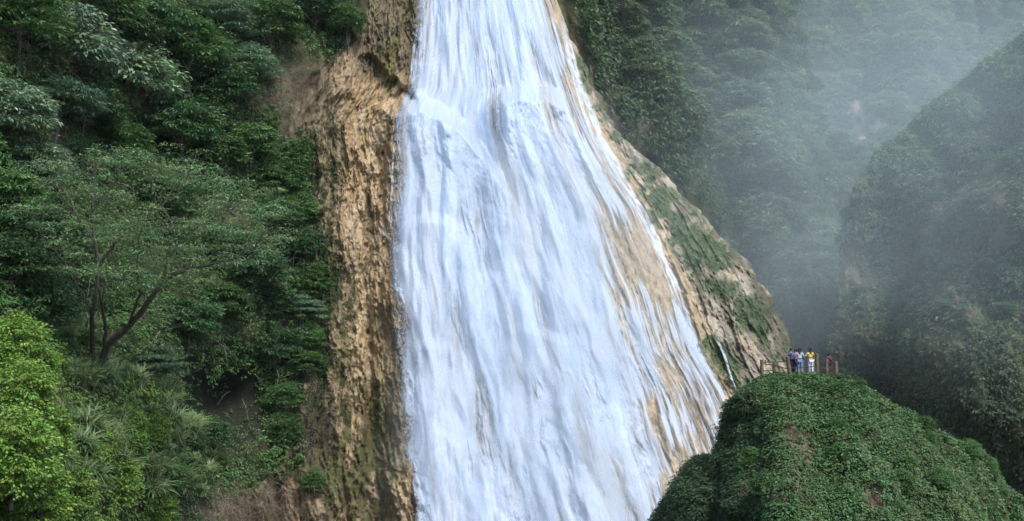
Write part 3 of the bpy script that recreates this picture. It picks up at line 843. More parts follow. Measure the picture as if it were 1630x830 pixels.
def build_far():
    py = np.arange(-260, 760, 4.)[:, None]
    t = np.linspace(0, 1, 220)[None]; xs0 = _Rg0(py)-50; px = xs0+(farridge(py)-xs0)*t; pyb = py+0*px
    D = Dfar(px, pyb)
    q = np.clip((px-(farridge(py)-60))/60, 0, 1); D = D+25*(1-np.sqrt(np.clip(1-q*q*.98, 0, 1)))
    c = mixc(np.broadcast_to(lin(.035, .05, .02), px.shape+(3,)), lin(.08, .085, .04), sm((fbm(px/40., pyb/40., 4, 441)-.45)*5))
    # grey rock gully
    g = sm(1-np.abs(px-(1090+.55*(pyb-350)))/(55+.2*np.abs(pyb-450)))*sm((pyb-330)/60)
    rc = mixc(np.broadcast_to(lin(.32, .32, .30), px.shape+(3,)), lin(.55, .53, .49), sm(rid(px/9.+pyb/18., pyb/22., 4, 451)*3-1.5))
    c = mixc(c, rc, g*sm((fbm(px/30., pyb/30., 3, 455)-.25)*4))
    # brown streaks of the near vertical cliff beside the fall
    e = sm(1-(px-Rg(pyb))/90)*sm((300-pyb)/100)*sm((fbm(px/14., pyb/90., 4, 461)-.42)*6)
    c = mixc(c, lin(.15, .11, .065), e)
    D = D-g*3*(rid(px/16., pyb/20., 4, 471)-.5)
    v = P(px, pyb, D)
    k = np.array([4., 15, 40, 80])[None]
    vw = P(farridge(py)+np.array([.5, -3, -12, -30])[None], py+0*k, D[:, -1:]+k)
    v = np.concatenate([v, vw], 1); c = np.concatenate([c, np.repeat(c[:, -1:], 4, 1)], 1)
    tag(mk('near_slope', v, grid_faces(v.shape[0], v.shape[1]), M_earth, col=c), 'steep wooded slope rising behind the right edge of the waterfall', 'hillside', kind='structure')
    py = np.arange(-170, 760, 6.)[:, None]; px = np.arange(1080, 2400, 6.)[None]; pyb = py+0*px; px = px+0*py
    D = Dback(px, pyb)
    c = mixc(np.broadcast_to(lin(.035, .05, .02), px.shape+(3,)), lin(.08, .09, .04), sm((fbm(px/40., pyb/40., 4, 443)-.45)*5))
    sc = np.exp(-(((px-1368-.45*(pyb-195))/44)**2+((pyb-195)/56)**2)**1.5)
    sc = np.maximum(sc, .8*np.exp(-((px-1330)/16)**2-((pyb-145)/18)**2))
    c = mixc(c, mixc(np.broadcast_to(lin(.52, .39, .32), px.shape+(3,)), lin(.17, .13, .10), sm(fbm(px/5.-pyb/14., pyb/16., 4, 449, .65)*5-2.0)), sm((sc+1.1*(fbm(px/11., pyb/14., 4, 447, .6)-.5)-.2)*4))
    tag(mk('far_slope', P(px, pyb, D), grid_faces(px.shape[0], px.shape[1]), M_earth, col=c), 'misty far slope closing the gorge, with a bare pinkish landslip', 'hillside', kind='structure')
build_far()

def gully(px, py): return sm(1-np.abs(px-(1090+.55*(py-350)))/(50+.2*np.abs(py-450)))*sm((py-340)/50)
fr = np.random.default_rng(31)
pts = []
tries = 0
while len(pts) < 150 and tries < 20000:
    tries += 1
    px = 985+fr.random()*440; py = -60+fr.random()*640
    if px > farridge(py)-5 or px < Rg(py)+40 or gully(px, py) > .3: continue
    if py < 330 and px < Rg(py)+85: continue
    if any((px-a)**2+((py-b)*1.2)**2 < 26**2 for a, b in pts): continue
    pts.append((px, py))
pts.sort(key=lambda q: q[1])
for px, py in pts:
    d = float(Dfar(np.array(px), np.array(py)))
    k = 'farfeather' if fr.random() < .45 else 'far'
    s = (.55+.4*fr.random())*(1 if py > 200 else .9)
    hp = 4.2*s*F/d
    place(k, int(fr.integers(2)), P(px, py+hp*.6, float(Dfar(np.array(px), np.array(py+hp*.6)))-.8), fr.random()*6.3, s, 'misty green tree crown on the slope behind the right edge of the fall', 'tree', 'trees on the misty slope behind the fall')
pts = []; tries = 0
while len(pts) < 110 and tries < 20000:
    tries += 1
    px = 1250+fr.random()*480; py = -50+fr.random()*330
    if px < farridge(py)+8 or (px-1370)**2/44**2+(py-195)**2/60**2 < 1: continue
    if py > 60+(1650-px)*.72+40: continue
    if any((px-a)**2+((py-b)*1.2)**2 < 24**2 for a, b in pts): continue
    pts.append((px, py))
for px, py in pts:
    d = float(Dback(np.array(px), np.array(py)))
    k = 'farfeather' if fr.random() < .4 else 'far'
    s = .95+.6*fr.random(); hp = 4.2*s*F/d
    place(k, int(fr.integers(2)), P(px, py+hp*.6, float(Dback(np.array(px), np.array(py+hp*.6)))-1.5), fr.random()*6.3, s, 'pale blurred tree crown on the farthest slope, top right in the mist', 'tree', 'trees on the farthest slope')

def m_far(px, py):
    return (1-.9*gully(px, py))*sm((px-Rg(py)+5)/20)*sm((farridge(py)-px)/10)*(.45+.8*fbm(px/16., py/46., 4, 481))
scatter('slope_undergrowth', Dfar, 110000, (880, 1440), (-40, 640), m_far, .62, .45, (.075, .125, .052), 'undergrowth and hanging creepers covering the slope behind the fall', 3.0, 9, .8, 'undergrowth', ls=.12, rad=.8)
def m_back(px, py):
    return np.clip(1-1.5*np.exp(-(((px-1368-.45*(py-195))/44)**2+((py-195)/56)**2)), 0, 1)*(.4+.8*fbm(px/30., py/30., 3, 483))
scatter('far_undergrowth', Dback, 50000, (1240, 1700), (-40, 420), m_back, 1.1, .45, (.085, .13, .06), 'blurred foliage covering the farthest slope', 4.0, 10, .6, 'undergrowth', ls=.08, rad=1.6)

# leaning dead trunk on the landslip
p0 = P(1332, 245, 318); p1 = P(1346, 168, 314)
dt = empty('dead_tree', p0)
v1, f1 = tube(wobble((0, 0, -1), p1-p0, 8, .3, fr), np.linspace(.34, .12, 8), 6)
mk('trunk', v1, f1, M_bark, dt)
v1, f1, _ = join([tube(wobble((p1-p0)*.75, (p1-p0)*.95+np.array([2.5, 0, 1]), 5, .2, fr), np.linspace(.1, .04, 5), 5), tube(wobble((p1-p0)*.6, (p1-p0)*.8+np.array([-2.2, 0, .8]), 5, .2, fr), np.linspace(.1, .04, 5), 5)])
mk('branch', v1, f1, M_bark, dt)
tag(dt, 'leaning dead tree trunk beside the pinkish landslip', 'dead tree')

# ------------------------------------------------------------------ right hill
def Rh(py):
    return yy(py, [-500, -60, 50, 100, 150, 200, 245, 290, 340, 430, 520, 570, 700, 1000], [2200, 1760, 1630, 1560, 1500, 1442, 1390, 1362, 1350, 1336, 1326, 1320, 1300, 1290])+22*(fbm(np.asarray(py)/34., np.asarray(py)*0+5.7, 4, 19, .6)-.5)
def Dright(px, py):
    d = 138-8*sm((px-1300)/400.)-py*.02-.028*np.clip(px-1400, 0, 600)
    q = np.clip((px-Rh(py))/170, 0, 1); d = d+22*(1-np.sqrt(np.clip(1-(1-q)**2*.985, 0, 1)))*-1+22
    d = d+24*(1-np.sqrt(np.clip(1-(1-q)**2*.985, 0, 1)))
    # buttress: second rounded shoulder in front
    bx = yy(py, [0, 230, 300, 380, 430, 560, 700], [1700, 1620, 1530, 1462, 1447, 1430, 1420])
    q2 = np.clip((px-bx)/110, 0, 1)
    d = d-14*np.sqrt(np.clip(1-(1-q2)**2, 0, 1))*sm((px-bx)/4)
    X = (px-815)*d/F; Z = (415-py)*d/F
    return d-11*(fbm(X*.10, Z*.07, 4, 501)-.5)-5.5*(fbm(X*.33, Z*.2, 5, 511, .62)-.5)
def build_right():
    py = np.concatenate([np.arange(-400, -60, 20.), np.arange(-60, 840, 2.5), np.arange(840, 1100, 15.)])[:, None]
    t = np.concatenate([np.linspace(0, .25, 160)[:-1]**1, np.linspace(.25, 1, 160)])[None]
    px = Rh(py)+t*900; pyb = py+0*px
    D = Dright(px, pyb)
    X = (px-815)*D/F; Z = (415-pyb)*D/F
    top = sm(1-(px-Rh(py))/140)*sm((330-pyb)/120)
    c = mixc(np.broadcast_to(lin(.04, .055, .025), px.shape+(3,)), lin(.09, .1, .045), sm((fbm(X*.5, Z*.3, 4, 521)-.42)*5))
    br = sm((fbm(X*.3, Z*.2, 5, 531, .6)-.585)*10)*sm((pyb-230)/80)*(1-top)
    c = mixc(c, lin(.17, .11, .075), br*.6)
    c = mixc(c, lin(.07, .12, .04), top)  # green ridge top, its sunlight painted into the ground colour
    v = P(px, pyb, D)
    k = np.array([24., 15., 8., 3.])[None]
    vw = P(Rh(py)+np.array([60, 25, 6, .5])[None], py+0*k, D[:, :1]+k)
    v = np.concatenate([vw, v], 1); c = np.concatenate([np.repeat(c[:, :1], 4, 1), c], 1)
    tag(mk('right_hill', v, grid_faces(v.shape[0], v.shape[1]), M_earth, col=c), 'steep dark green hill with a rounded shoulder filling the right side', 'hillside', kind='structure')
build_right()
def m_right(px, py):
    D = 120.; X = (px-815)*D/F; Z = (415-py)*D/F
    n = fbm(X*.45, Z*.2, 4, 541)
    top = sm(1-(px-Rh(py))/150)*sm((330-py)/120)
    return sm((px-Rh(py))/6)*np.clip(np.maximum((n-.22)*2.4, top), .15, 1)
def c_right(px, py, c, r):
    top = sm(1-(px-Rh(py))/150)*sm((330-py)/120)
    c = mixc(c, np.array((.16, .25, .09)), top*.85)  # greener leaves on the ridge top, lightened to look sunlit
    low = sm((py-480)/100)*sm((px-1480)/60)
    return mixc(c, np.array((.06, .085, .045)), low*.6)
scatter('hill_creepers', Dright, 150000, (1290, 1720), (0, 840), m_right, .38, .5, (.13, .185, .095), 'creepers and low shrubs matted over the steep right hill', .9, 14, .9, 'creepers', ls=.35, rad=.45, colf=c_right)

# ------------------------------------------------------------------ lookout mound
def Mt(px):
    px = px-9*sm((1215-px)/60)
    return np.interp(px, [960, 1035, 1062, 1085, 1100, 1124, 1133, 1138, 1142, 1148, 1162, 1185, 1210, 1235, 1300, 1335, 1345, 1380, 1430, 1480, 1530, 1562, 1590, 1612, 1640, 1720],
                     [960, 832, 792, 752, 738, 736, 724, 700, 672, 652, 640, 622, 604, 597, 597.5, 606, 603, 622, 655, 686, 712, 726, 768, 804, 850, 960])
def Mdc(px): return 71.5+5*sm((1180-px)/140)+2*sm((px-1450)/200)
def Dmound(px, py):
    t = np.clip(py-Mt(px), 0, 400)
    dc = Mdc(px)-2.6
    lat = 5*((px-1300)/300)**2
    d = dc-12*(1-np.exp(-t/130.))-.012*t+lat*(1-np.exp(-t/60.))*.8
    d = d+3.0*np.exp(-((px-1205+.05*(py-600))/30)**2)*sm(t/80)   # shaded gully left of centre
    d = d+2.2*np.exp(-((px-1300-.35*(py-680))/16)**2-((py-715)/60)**2)
    X = (px-815)*.04; Z = py*.04
    return d+3.0*np.exp(-((px-1165+.1*(py-640))/18)**2)*sm(t/50)-4.6*(fbm(X*.28, Z*.22, 4, 601)-.5)*sm(t/30)-1.3*(fbm(X*1.1, Z*.9, 3, 611)-.5)*sm(t/12)
def soil_mask(px, py):
    n = fbm(px/13., py/13., 4, 621)-.5
    g = np.exp(-((px-1268-.35*(py-700))/24)**2-((py-705)/50)**2)
    g = np.maximum(g, np.exp(-((px-1392)/34)**2-((py-792)/20)**2))
    g = np.maximum(g, .8*np.exp(-((px-1205)/20)**2-((py-655)/30)**2))
    g = np.maximum(g, np.exp(-((px-1592)/9)**2-((py-770)/30)**2))
    g = np.maximum(g, np.exp(-((px-1318)/22)**2-((py-600)/6)**2)*1.3)
    return sm((g+.5*n-.42)*4)
def build_mound():
    pxs = np.unique(np.concatenate([np.linspace(960, 1720, 420), np.linspace(1125, 1170, 60)]))[None]
    k = np.concatenate([np.linspace(0, 1, 170)**1.3])[:, None]
    py = Mt(pxs)+k*(1060-Mt(pxs)); px = pxs+0*py
    front = P(px, py, Dmound(px, py))
    zc = front[0, :, 2]
    # flat top running back, then falling away behind
    back = []
    for dd, dz in ((26, -30), (16, -14), (10, -4.5), (7, -1.0), (5.2, -.15), (3.5, 0), (1.7, 0)):
        q = front[0].copy(); s = (q[:, 1]+dd)/q[:, 1]
        q[:, 1] += dd; q[:, 0] *= 1+(s-1)*np.where(pxs[0] < 1215, 1.25, 1.0)
        q[:, 2] = zc+dz-.0
        back.append(q)
    v = np.concatenate([np.array(back), front], 0)
    c = mixc(np.broadcast_to(lin(.035, .055, .02), px.shape+(3,)), lin(.07, .075, .03), sm((fbm(px/18., py/18., 4, 631)-.45)*5))
    c = mixc(c, mixc(np.broadcast_to(lin(.17, .11, .065), px.shape+(3,)), lin(.08, .06, .035), sm(fbm(px/5., py/8., 3, 641)*4-1.6)), soil_mask(px, py))
    cb = np.tile(lin(.04, .06, .025), (7, c.shape[1], 1)); cb[:, (pxs[0] > 1205) & (pxs[0] < 1340)] = (.17, .12, .07)
    tag(mk('lookout_mound', v, grid_faces(v.shape[0], v.shape[1]), M_earth, col=np.concatenate([cb, c], 0)), 'rounded green mound carrying the lookout in front of the gorge', 'hill', kind='structure')
build_mound()
def m_mound(px, py):
    t = py-Mt(px)
    m = sm((t+1)/3)*(1-.8*soil_mask(px, py))
    return np.clip(m*(.35+.8*fbm(px/11., py/11., 3, 651)), 0, 1)
def c_mound(px, py, c, r):
    n = fbm(px/34., py/28., 3, 661)
    rgt = sm((px-1240+.2*(py-700))/80)
    c = mixc(c, np.array((.06, .125, .03)), np.clip(n*1.6-.45, 0, 1)*.7)
    n2 = fbm(px/9., py/30., 4, 667)
    c = mixc(c, np.array((.13, .19, .07)), sm((n2-.56)*9)*.7)
    c = mixc(c, np.array((.15, .13, .07)), sm((fbm(px/8., py/12., 4, 669)-.68)*9)*.7)
    dl = sm((1230-px)/60)*.5  # left flank: shade painted into the leaf colour
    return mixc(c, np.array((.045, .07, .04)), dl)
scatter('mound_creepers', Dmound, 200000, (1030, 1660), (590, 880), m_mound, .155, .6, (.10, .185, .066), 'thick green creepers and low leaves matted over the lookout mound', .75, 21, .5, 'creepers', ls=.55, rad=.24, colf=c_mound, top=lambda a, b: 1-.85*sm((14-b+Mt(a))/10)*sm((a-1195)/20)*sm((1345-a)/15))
rr_ = np.random.default_rng(88)
kx = np.concatenate([1035+rr_.random(5200)*640, 1120+rr_.random(2600)*70])
kp = P(kx, Mt(kx)+.5, Dmound(kx, Mt(kx)+.5)); kb = rr_.random(len(kx))*5.5
keep = ~((kx > 1236) & (kx < 1342) & (kb > .5)); kx = kx[keep]; kp = kp[keep]; kb = kb[keep]
# down the near-vertical left side as well
kp[:, 0] *= (kp[:, 1]+kb)/kp[:, 1]; kp[:, 1] += kb; stp = (kx > 1124) & (kx < 1165)
kp[stp, 2] -= rr_.random(stp.sum())*2.2
scatter('crest_creepers', None, 8, (0, 1), (0, 1), lambda a, b: a*0+1, .18, .62, (.05, .105, .032), 'creepers along the crest and far side of the lookout mound', .25, 22, .4, 'creepers', rad=.26, colf=c_mound, explicit=(kp, np.tile(np.array([-.3, -.2, .9]), (len(kp), 1))))
twigs('mound_twigs', Dmound, 2200, (1040, 1650), (600, 850), lambda a, b: sm((b-Mt(a)-4)/6)*sm((fbm(a/30., b/30., 3, 91)-.4)*5), .5, 'thin dry stems poking out of the creepers on the lookout mound', 92, [(.2, .16, .1), (.28, .24, .16), (.12, .1, .06)])
# shrubs standing out on the mound's right slope
ML = [(1480, 700, .5, 'leafy shrub sticking up on the middle of the mound right slope'), (1545, 722, .6, 'leafy shrub at the shoulder of the mound right slope'),
      (1575, 742, .55, 'pale leafy shrub beside the earth scar on the mound right edge'), (1440, 775, .7, 'bright leafy shrub low on the mound'),
      (1500, 770, .7, 'bright leafy shrub low on the mound right side'), (1330, 730, .6, 'leafy shrub right of the bare earth patch on the mound'),
      (1215, 775, .6, 'dark leafy shrub low on the shaded left side of the mound'), (1365, 625, .45, 'round green shrub at the lookout end of the fence')]
for i, (px, py, r, lb) in enumerate(ML):
    d = float(Dmound(np.array(px), np.array(py+10)))
    place('bush', i % 2, P(px, py+12, d-.15), fr.random()*6, r/1.5, lb, 'shrub')

# ------------------------------------------------------------------ lookout fence
M_wood = plain_mat('weathered_wood', (.135, .095, .062), .85, 9, .8, .4, (1, 1, .15))
M_rail = plain_mat('dark_rail', (.055, .042, .032), .8, 12, .6, .3)
def dk(px, py, d): return P(px, py, d)
def build_fence():
    base = P(1270, 600, 70)
    root = empty('lookout_fence', base)
    #  x_top, x_bot, y_top, y_bot, depth, width px
    posts = [(1212.5, 1213.5, 573, 612, 69.8, 4.6), (1232, 1232.5, 577, 600, 70.6, 4.6), (1253.5, 1258, 568.5, 602, 69.6, 5.4),
             (1276.5, 1277, 569, 600, 73.8, 4.4), (1293.5, 1294.5, 565, 604, 70.6, 5.6), (1300, 1301, 563.5, 606, 69.4, 5.2),
             (1315.5, 1316.5, 572, 606, 71.2, 4.8), (1330, 1332, 575, 610, 70.4, 4.8)]
    r = np.random.default_rng(3)
    for (xt, xb, yt, yb, d, w) in posts:
        a = P(xb, yb, d)-base; b = P(xt, yt, d)-base; rr = w*.6*d/F
        n = 9; path = wobble(a, b, n, .02, r); rad = rr*(1+.07*r.normal(size=n)); rad[0] *= 1.08; rad[-1] *= .93
        v, f = tube(path, rad, 10)
        # close the top with a slightly domed cap
        vt = np.concatenate([v, path[-1:]+(0, 0, rr*.15)]); nn = 10
        ring = [(n-1)*nn+j for j in range(nn)]
        caps = np.array([(ring[j], ring[(j+1) % nn], len(vt)-1, len(vt)-1) for j in range(nn)])
        caps2 = caps[::1]
        me = bpy.data.meshes.new('post')
        me.from_pydata([tuple(q) for q in vt], [], [tuple(int(i) for i in q) for q in f]+[tuple(int(i) for i in q[:3]) for q in caps2])
        me.materials.append(M_wood)
        o = bpy.data.objects.new('post', me); S.collection.objects.link(o); o.parent = root
    rails = [((1213, 577), (1236, 576), (1253, 575), 69.9), ((1214, 578), (1232, 583), (1254, 587), 70.1), ((1214, 591), (1222, 589.6), (1231, 590), 70.0),
             ((1256, 572), (1272, 571.5), (1295, 569), 69.5), ((1258, 586.5), (1276, 585.5), (1295, 583.5), 69.6),
             ((1301, 570), (1308, 572), (1316, 571), 69.9), ((1301, 583), (1309, 586), (1316, 589), 70.0), ((1316, 577), (1323, 578.5), (1330, 578), 70.5), ((1316, 591), (1324, 592), (1331, 594), 70.4)]
    for (a, b, c, d) in rails:
        t = np.linspace(0, 1, 10)[:, None]
        A, B, Cc = (P(*q, d)-base for q in (a, b, c))
        path = A*(1-t)**2+2*(B*1.0)*t*(1-t)+Cc*t*t
        v, f = tube(path+r.normal(size=(10, 3))*.008, .028, 6)
        mk('rail', v, f, M_rail, root)
    tag(root, 'rustic wooden post and rail fence around the lookout on top of the mound', 'fence')
build_fence()

# ------------------------------------------------------------------ people
def skin_mesh(name, verts, edges, radii, mat, parent, sub=2):
    me = bpy.data.meshes.new(name); me.from_pydata([tuple(v) for v in verts], edges, [])
    o = bpy.data.objects.new(name, me); S.collection.objects.link(o)
    o.parent = parent
    m = o.modifiers.new('skin', 'SKIN')
    me.skin_vertices.new() if not me.skin_vertices else None
    sv = me.skin_vertices[0].data
    # islands
    par = list(range(len(verts)))
    def fnd(a):
        while par[a] != a: a = par[a]
        return a
    for a, b in edges: par[fnd(a)] = fnd(b)
    seen = set()
    for i, rd in enumerate(radii):
        sv[i].radius = (rd, rd) if np.isscalar(rd) else rd
        sv[i].use_root = False
    for i in range(len(verts)):
        k = fnd(i)
        if k not in seen: seen.add(k); sv[i].use_root = True
    m.use_smooth_shade = True
    ss = o.modifiers.new('sub', 'SUBSURF'); ss.levels = sub; ss.render_levels = sub
    me.materials.append(mat)
    return o

M_skin = plain_mat('skin', (.26, .14, .085), .55, 30, .1, .08)
M_hair = plain_mat('hair', (.012, .010, .009), .5, 60, .5, .3)
def cloth(nm, c): return plain_mat(nm, c, .85, 14, .5, .18)

def person(loc, rz, h, shirt, pants, label, arms='rail', lean=0.0, hairlong=False, shoes=(.02, .02, .02), sleeves='long', girth=1.0):
    """standing figure about h tall facing local +Y, foot soles at z=0"""
    k = h/1.7; root = empty('person', loc, rz, 1)
    g = girth
    def A(x, y, z): return np.array((x, y+lean*max(0, z-.95), z))*k
    hand = {'rail': [(.30, .06, 1.22), (.27, .36, 1.06)], 'out': [(.30, .14, 1.26), (.42, .50, 1.34)], 'down': [(.27, -.02, 1.12), (.28, .06, .84)], 'up': [(.26, .22, 1.22), (.10, .34, 1.44)]}
    la, ra = arms if isinstance(arms, tuple) else (arms, arms)
    V = [A(0, 0, .95), A(0, .01, 1.10), A(0, 0, 1.28), A(0, -.01, 1.42), A(0, 0, 1.50), A(0, .02, 1.56), A(0, .03, 1.62), A(0, .02, 1.68)]
    Rr = [(.15*g, .11*g), (.13*g, .10*g), (.15*g, .105*g), (.11, .075), (.052, .055), (.066, .074), (.076, .092), (.055, .07)]
    E = [(i, i+1) for i in range(7)]
    def add(p, r, frm):
        V.append(p); Rr.append(r); E.append((frm, len(V)-1)); return len(V)-1
    arm = {}
    for s, mode in ((-1, la), (1, ra)):
        sh = add(A(s*.185, -.01, 1.41), (.056, .056), 3)
        (ex, ey, ez), (wx, wy, wz) = hand[mode]
        el = add(A(s*ex, ey, ez), (.042, .042), sh)
        wr = add(A(s*wx, wy, wz), (.028, .024), el)
        dr = V[wr]-V[el]; dr = dr/np.linalg.norm(dr)
        pm = add(V[wr]+dr*.075*k, (.038, .018), wr)
        arm[s] = (sh, el, wr, pm, dr)
        # fingers: short chains rooted in the palm
        side = np.cross(dr, (0, 0, 1)); side = side/(np.linalg.norm(side)+1e-6)
        for j, ln in enumerate((.068, .078, .074, .058)):
            b0 = V[pm]+side*(j-1.5)*.019*k
            V.append(b0); Rr.append((.0095, .0095)); i0 = len(V)-1
            i1 = add(b0+dr*ln*.55*k, (.0085, .0085), i0)
            add(V[i1]+(dr*.35+np.array((0, 0, -.8)))*ln*.5*k, (.0075, .0075), i1)
        tb = V[wr]+dr*.03*k; V.append(tb); Rr.append((.012, .012)); i0 = len(V)-1
        i1 = add(tb-side*s*.045*k+dr*.03*k, (.011, .011), i0); add(V[i1]+dr*.03*k, (.009, .009), i1)
    legs = {}
    for s in (-1, 1):
        hp = add(A(s*.095, 0, .90), (.088*g, .092*g), 0)
        kn = add(A(s*.105, .015, .50), (.056, .06), hp)
        an = add(A(s*.11, -.02, .10), (.038, .042), kn)
        ft = add(A(s*.115, .03, .045), (.042, .035), an)
        add(A(s*.12, .15, .035), (.036, .026), ft)
        legs[s] = (hp, kn, an, ft)
    # nose and ears are grown as small extra vertices
    nz = add(A(0, .125, 1.60), (.012, .014), 6)
    skin_mesh('body', V, E, Rr, M_skin, root)
    def garment(nm, idx, edges, grow, mat):
        vs = [V[i] for i in idx]; mp = {j: n for n, j in enumerate(idx)}
        rd = [tuple(q+grow for q in Rr[i]) for i in idx]
        skin_mesh(nm, vs, [(mp[a], mp[b]) for a, b in edges], rd, mat, root)
    idx = [0, 1, 2, 3]; ed = [(0, 1), (1, 2), (2, 3)]
    for s in (-1, 1):
        sh, el, wr, pm, _ = arm[s]; idx += [sh, el]; ed += [(3, sh), (sh, el)]
        if sleeves == 'long': idx += [wr]; ed += [(el, wr)]
    garment('shirt', idx, ed, .020, shirt)
    idx = [0]; ed = []
    for s in (-1, 1):
        hp, kn, an, ft = legs[s]; idx += [hp, kn, an]; ed += [(0, hp), (hp, kn), (kn, an)]
    garment('trousers', idx, ed, .024, pants)
    # hair: cap over the back and top of the skull, longer when asked
    hv = [A(0, .0, 1.665), A(0, -.015, 1.70), A(0, -.045, 1.62)]; hr = [(.088, .085), (.06, .06), (.075, .06)]; he = [(0, 1), (0, 2)]
    if hairlong: hv += [A(0, -.075, 1.50), A(0, -.10, 1.36)]; hr += [(.07, .04), (.05, .03)]; he += [(2, 3), (3, 4)]
    skin_mesh('hair', hv, he, hr, M_hair, root)
    # ears
    for s in (-1, 1):
        skin_mesh('ear', [A(s*.076, .02, 1.63), A(s*.082, .012, 1.60)], [(0, 1)], [(.014, .02), (.010, .015)], M_skin, root, 1)
    ms = cloth('shoe', shoes)
    for s in (-1, 1):
        skin_mesh('shoe', [A(s*.11, -.05, .05), A(s*.115, .04, .045), A(s*.12, .16, .035)], [(0, 1), (1, 2)], [(.05, .048), (.05, .044), (.042, .032)], ms, root, 1)
    tag(root, label, 'person', 'people at the lookout rail')
    return root

def deck(px, d):
    """ground point on the mound top under photo column px at distance d"""
    z = P(1270, 597.6, 71.0)[2]
    x = (px-815)/F*d
    return (x, d*cp*.999+.2, z)
person(deck(1285, 70.9), R(12), 1.64, cloth('yellow_knit', (.46, .39, .10)), cloth('white_cotton', (.58, .57, .66)), 'person in yellow top and white trousers with long dark hair at the rail', ('rail', 'out'), .06, True)
person(deck(1268, 70.8), R(-3), 1.62, cloth('pale_blue_shirt', (.30, .40, .52)), cloth('blue_denim', (.13, .20, .30)), 'person in pale blue top and faded jeans seen from behind', 'rail', .04, True)
person(deck(1262.3, 71.9), R(10), 1.64, cloth('red_shirt', (.34, .07, .08)), cloth('navy_trousers', (.02, .025, .05)), 'person in dark red shirt half hidden between two companions', 'rail', .05)
person(deck(1256, 71.3), R(60), 1.66, cloth('royal_blue_shirt', (.035, .075, .25)), cloth('black_trousers', (.015, .02, .025)), 'person in royal blue shirt leaning out and pointing left over the rail', ('out', 'out'), .14, False, sleeves='short')
person(deck(1311, 72.6), R(-70), 1.38, cloth('maroon_jacket', (.10, .03, .045)), cloth('dark_trousers', (.02, .02, .03)), 'small person in dark maroon jacket behind the right fence posts', 'rail', .35)

# ------------------------------------------------------------------ air
def build_haze():
    x0, x1, y0, y1, z0, z1 = -905, 905, -905, 1105, -60, 200
    v = np.array([(x, y, z) for z in (z0, z1) for y in (y0, y1) for x in (x0, x1)], float)
    f = np.array([(0, 2, 3, 1), (4, 5, 7, 6), (0, 1, 5, 4), (2, 6, 7, 3), (0, 4, 6, 2), (1, 3, 7, 5)])
    m, n, l = newmat('haze'); out = n.new('ShaderNodeOutputMaterial'); pv = n.new('ShaderNodeVolumePrincipled')
    pv.inputs['Color'].default_value = (.80, .88, .95, 1); pv.inputs['Density'].default_value = .00006; pv.inputs['Anisotropy'].default_value = .1
    l.new(pv.outputs[0], out.inputs['Volume'])
    tag(mk('haze', v, f, m, smooth=False), 'thin bluish haze of spray and moist air filling the gorge', 'haze', kind='stuff')
build_haze()

def build_mist(c, r, MIST_DENSITY, label):
    """drifting spray that hangs in the gorge: a closed soft-edged cloud body"""
    r = np.array(r)
    bpy_me = bpy.data.meshes.new('mist')
    import bmesh
    bm = bmesh.new(); bmesh.ops.create_icosphere(bm, subdivisions=3, radius=1.0); bm.to_mesh(bpy_me); bm.free()
    o = bpy.data.objects.new('mist', bpy_me); S.collection.objects.link(o); o.location = c; o.scale = r
    m, n, l = newmat('mist'); out = n.new('ShaderNodeOutputMaterial'); pv = n.new('ShaderNodeVolumePrincipled')
    tc = n.new('ShaderNodeTexCoord'); ln = n.new('ShaderNodeVectorMath'); ln.operation = 'LENGTH'; l.new(tc.outputs['Object'], ln.inputs[0])
    nz = n.new('ShaderNodeTexNoise'); nz.inputs['Scale'].default_value = 2.2; nz.inputs['Detail'].default_value = 3; l.new(tc.outputs['Object'], nz.inputs['Vector'])
    mr = n.new('ShaderNodeMapRange'); mr.interpolation_type = 'SMOOTHSTEP'; mr.inputs[1].default_value = 1.0; mr.inputs[2].default_value = .3
    mr.inputs[3].default_value = 0; mr.inputs[4].default_value = 1; l.new(ln.outputs['Value'], mr.inputs[0])
    m2 = n.new('ShaderNodeMapRange'); m2.inputs[1].default_value = .3; m2.inputs[2].default_value = .7; m2.inputs[3].default_value = .25; m2.inputs[4].default_value = 1.6; l.new(nz.outputs[0], m2.inputs[0])
    mu = n.new('ShaderNodeMath'); mu.operation = 'MULTIPLY'; l.new(mr.outputs[0], mu.inputs[0]); l.new(m2.outputs[0], mu.inputs[1])
    m3 = n.new('ShaderNodeMath'); m3.operation = 'MULTIPLY'; m3.inputs[1].default_value = MIST_DENSITY; l.new(mu.outputs[0], m3.inputs[0])
    l.new(m3.outputs[0], pv.inputs['Density']); pv.inputs['Color'].default_value = (.82, .95, .97, 1)
    l.new(pv.outputs[0], out.inputs['Volume']); bpy_me.materials.append(m)
    tag(o, label, 'mist', kind='stuff')
build_mist(P(1560, 170, 112), (38., 38., 34.), .0062, 'pale drifting cloud of spray hanging before the right hill')
build_mist(P(1400, 200, 285), (95., 62., 75.), .0030, 'paler veil of mist deep in the gorge before the farthest slope')

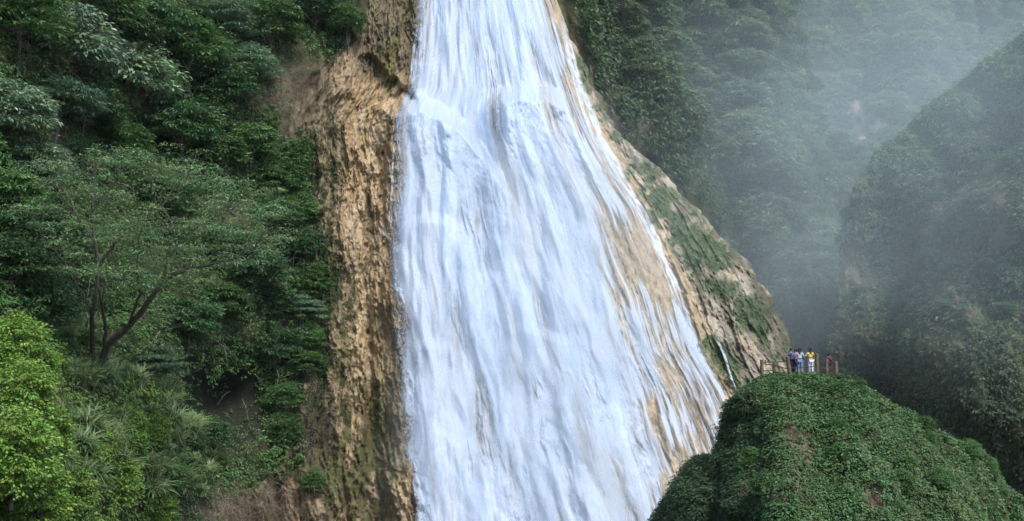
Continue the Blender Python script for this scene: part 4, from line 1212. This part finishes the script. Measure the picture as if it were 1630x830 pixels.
def build_drops():
    """thrown droplets and foam flecks along the edges and below the ledges"""
    r = np.random.default_rng(5); n = 60000
    py = -20+r.random(n)*870; t = r.random(n)
    kind = r.random(n)
    px = np.where(kind < .1, Lw(py)+r.normal(size=n)*5+3, Lw(py)+(Rw(py)-Lw(py))*t)
    led = np.where(px < 790, np.interp(px, LAX, LAY), np.interp(px, LBX, LBY))+22+np.abs(r.normal(size=n))*34
    py = np.where((kind > .82) & (px < 1000), led, py)
    dn = fbm(px/10., py/40., 3, 95)-.14*sm((px-Cw(py)+10)/20)
    keep = (r.random(n) < sm((dn-.42)*7)) | (kind < .1); px = px[keep]; py = py[keep]; k = len(px)
    keep2 = px < 640; 
    D = Dbase(px, py)-1.0-2.2*r.random(k)**2
    p = P(px, py, D); ax = np.array([0, 0, -1.])+rnd_unit(k, r)*.35; ax /= np.linalg.norm(ax, axis=1)[:, None]
    nn = np.array([0, -1., .3])+rnd_unit(k, r)*.6
    L = .06+.18*r.random(k)**2
    v, f, c = leaf_quads(p, ax, nn, L, L*.35+.02, np.tile(lin(.82, .88, .96), (k, 1)))
    o = mk('droplets', v, f, M_water, bpy.data.objects['waterfall'], c, smooth=False, alpha=np.repeat(.15+.4*r.random(k), 4))
    o['kind'] = 'stuff'
build_drops()

build_mist(P(1195, 270, 172), (50., 40., 48.), .0046, 'blue mist over the trees between the fall and the right hill')
build_mist(P(900, 430, 98), (15., 5., 24.), .026, 'white spray cloud blowing in front of the lower waterfall')

build_mist(P(1275, 470, 150), (17., 20., 17.), .012, 'low mist pooled in the gully behind the lookout')
rb = np.random.default_rng(61)
n = 0
while n < 46:
    px = 1330+rb.random()*300; py = rb.random()*520
    e = px-float(Rh(np.array(py)))
    if e < 4 or (e > 60 and rb.random() < .45): continue
    n += 1; d = float(Dright(np.array(px), np.array(py+6)))
    place('mid' if rb.random() < .6 else 'feather', int(rb.integers(2)), P(px, py+6, d+.3), rb.random()*6.3, .22+.34*rb.random()**2, 'low shrub in the mist on the steep right hill', 'shrub', 'shrubs on the misty right hill')
n = 0
while n < 34:
    px = 1150+rb.random()*470
    t0 = float(Mt(np.array(px))); py = t0+(rb.random()**2)*180+3
    if 1195 < px < 1350 and py < t0+22: continue
    if py > 830: continue
    n += 1; d = float(Dmound(np.array(px), np.array(py+4)))
    place('bush', int(rb.integers(2)), P(px, py+5, d+.12), rb.random()*6.3, .16+.26*rb.random()**1.5, 'low leafy shrub rising slightly above the creepers of the lookout mound', 'shrub', 'shrubs among the mound creepers')

build_mist(P(735, 300, 112), (8., 4., 17.), .035, 'soft spray blowing off the left shoulder of the waterfall')
build_mist(P(830, 790, 97), (17., 5., 13.), .03, 'spray rising in front of the lowest visible part of the waterfall')
build_mist(P(655, 600, 100), (3.0, 3., 17.), .022, 'thin spray along the left edge of the waterfall')
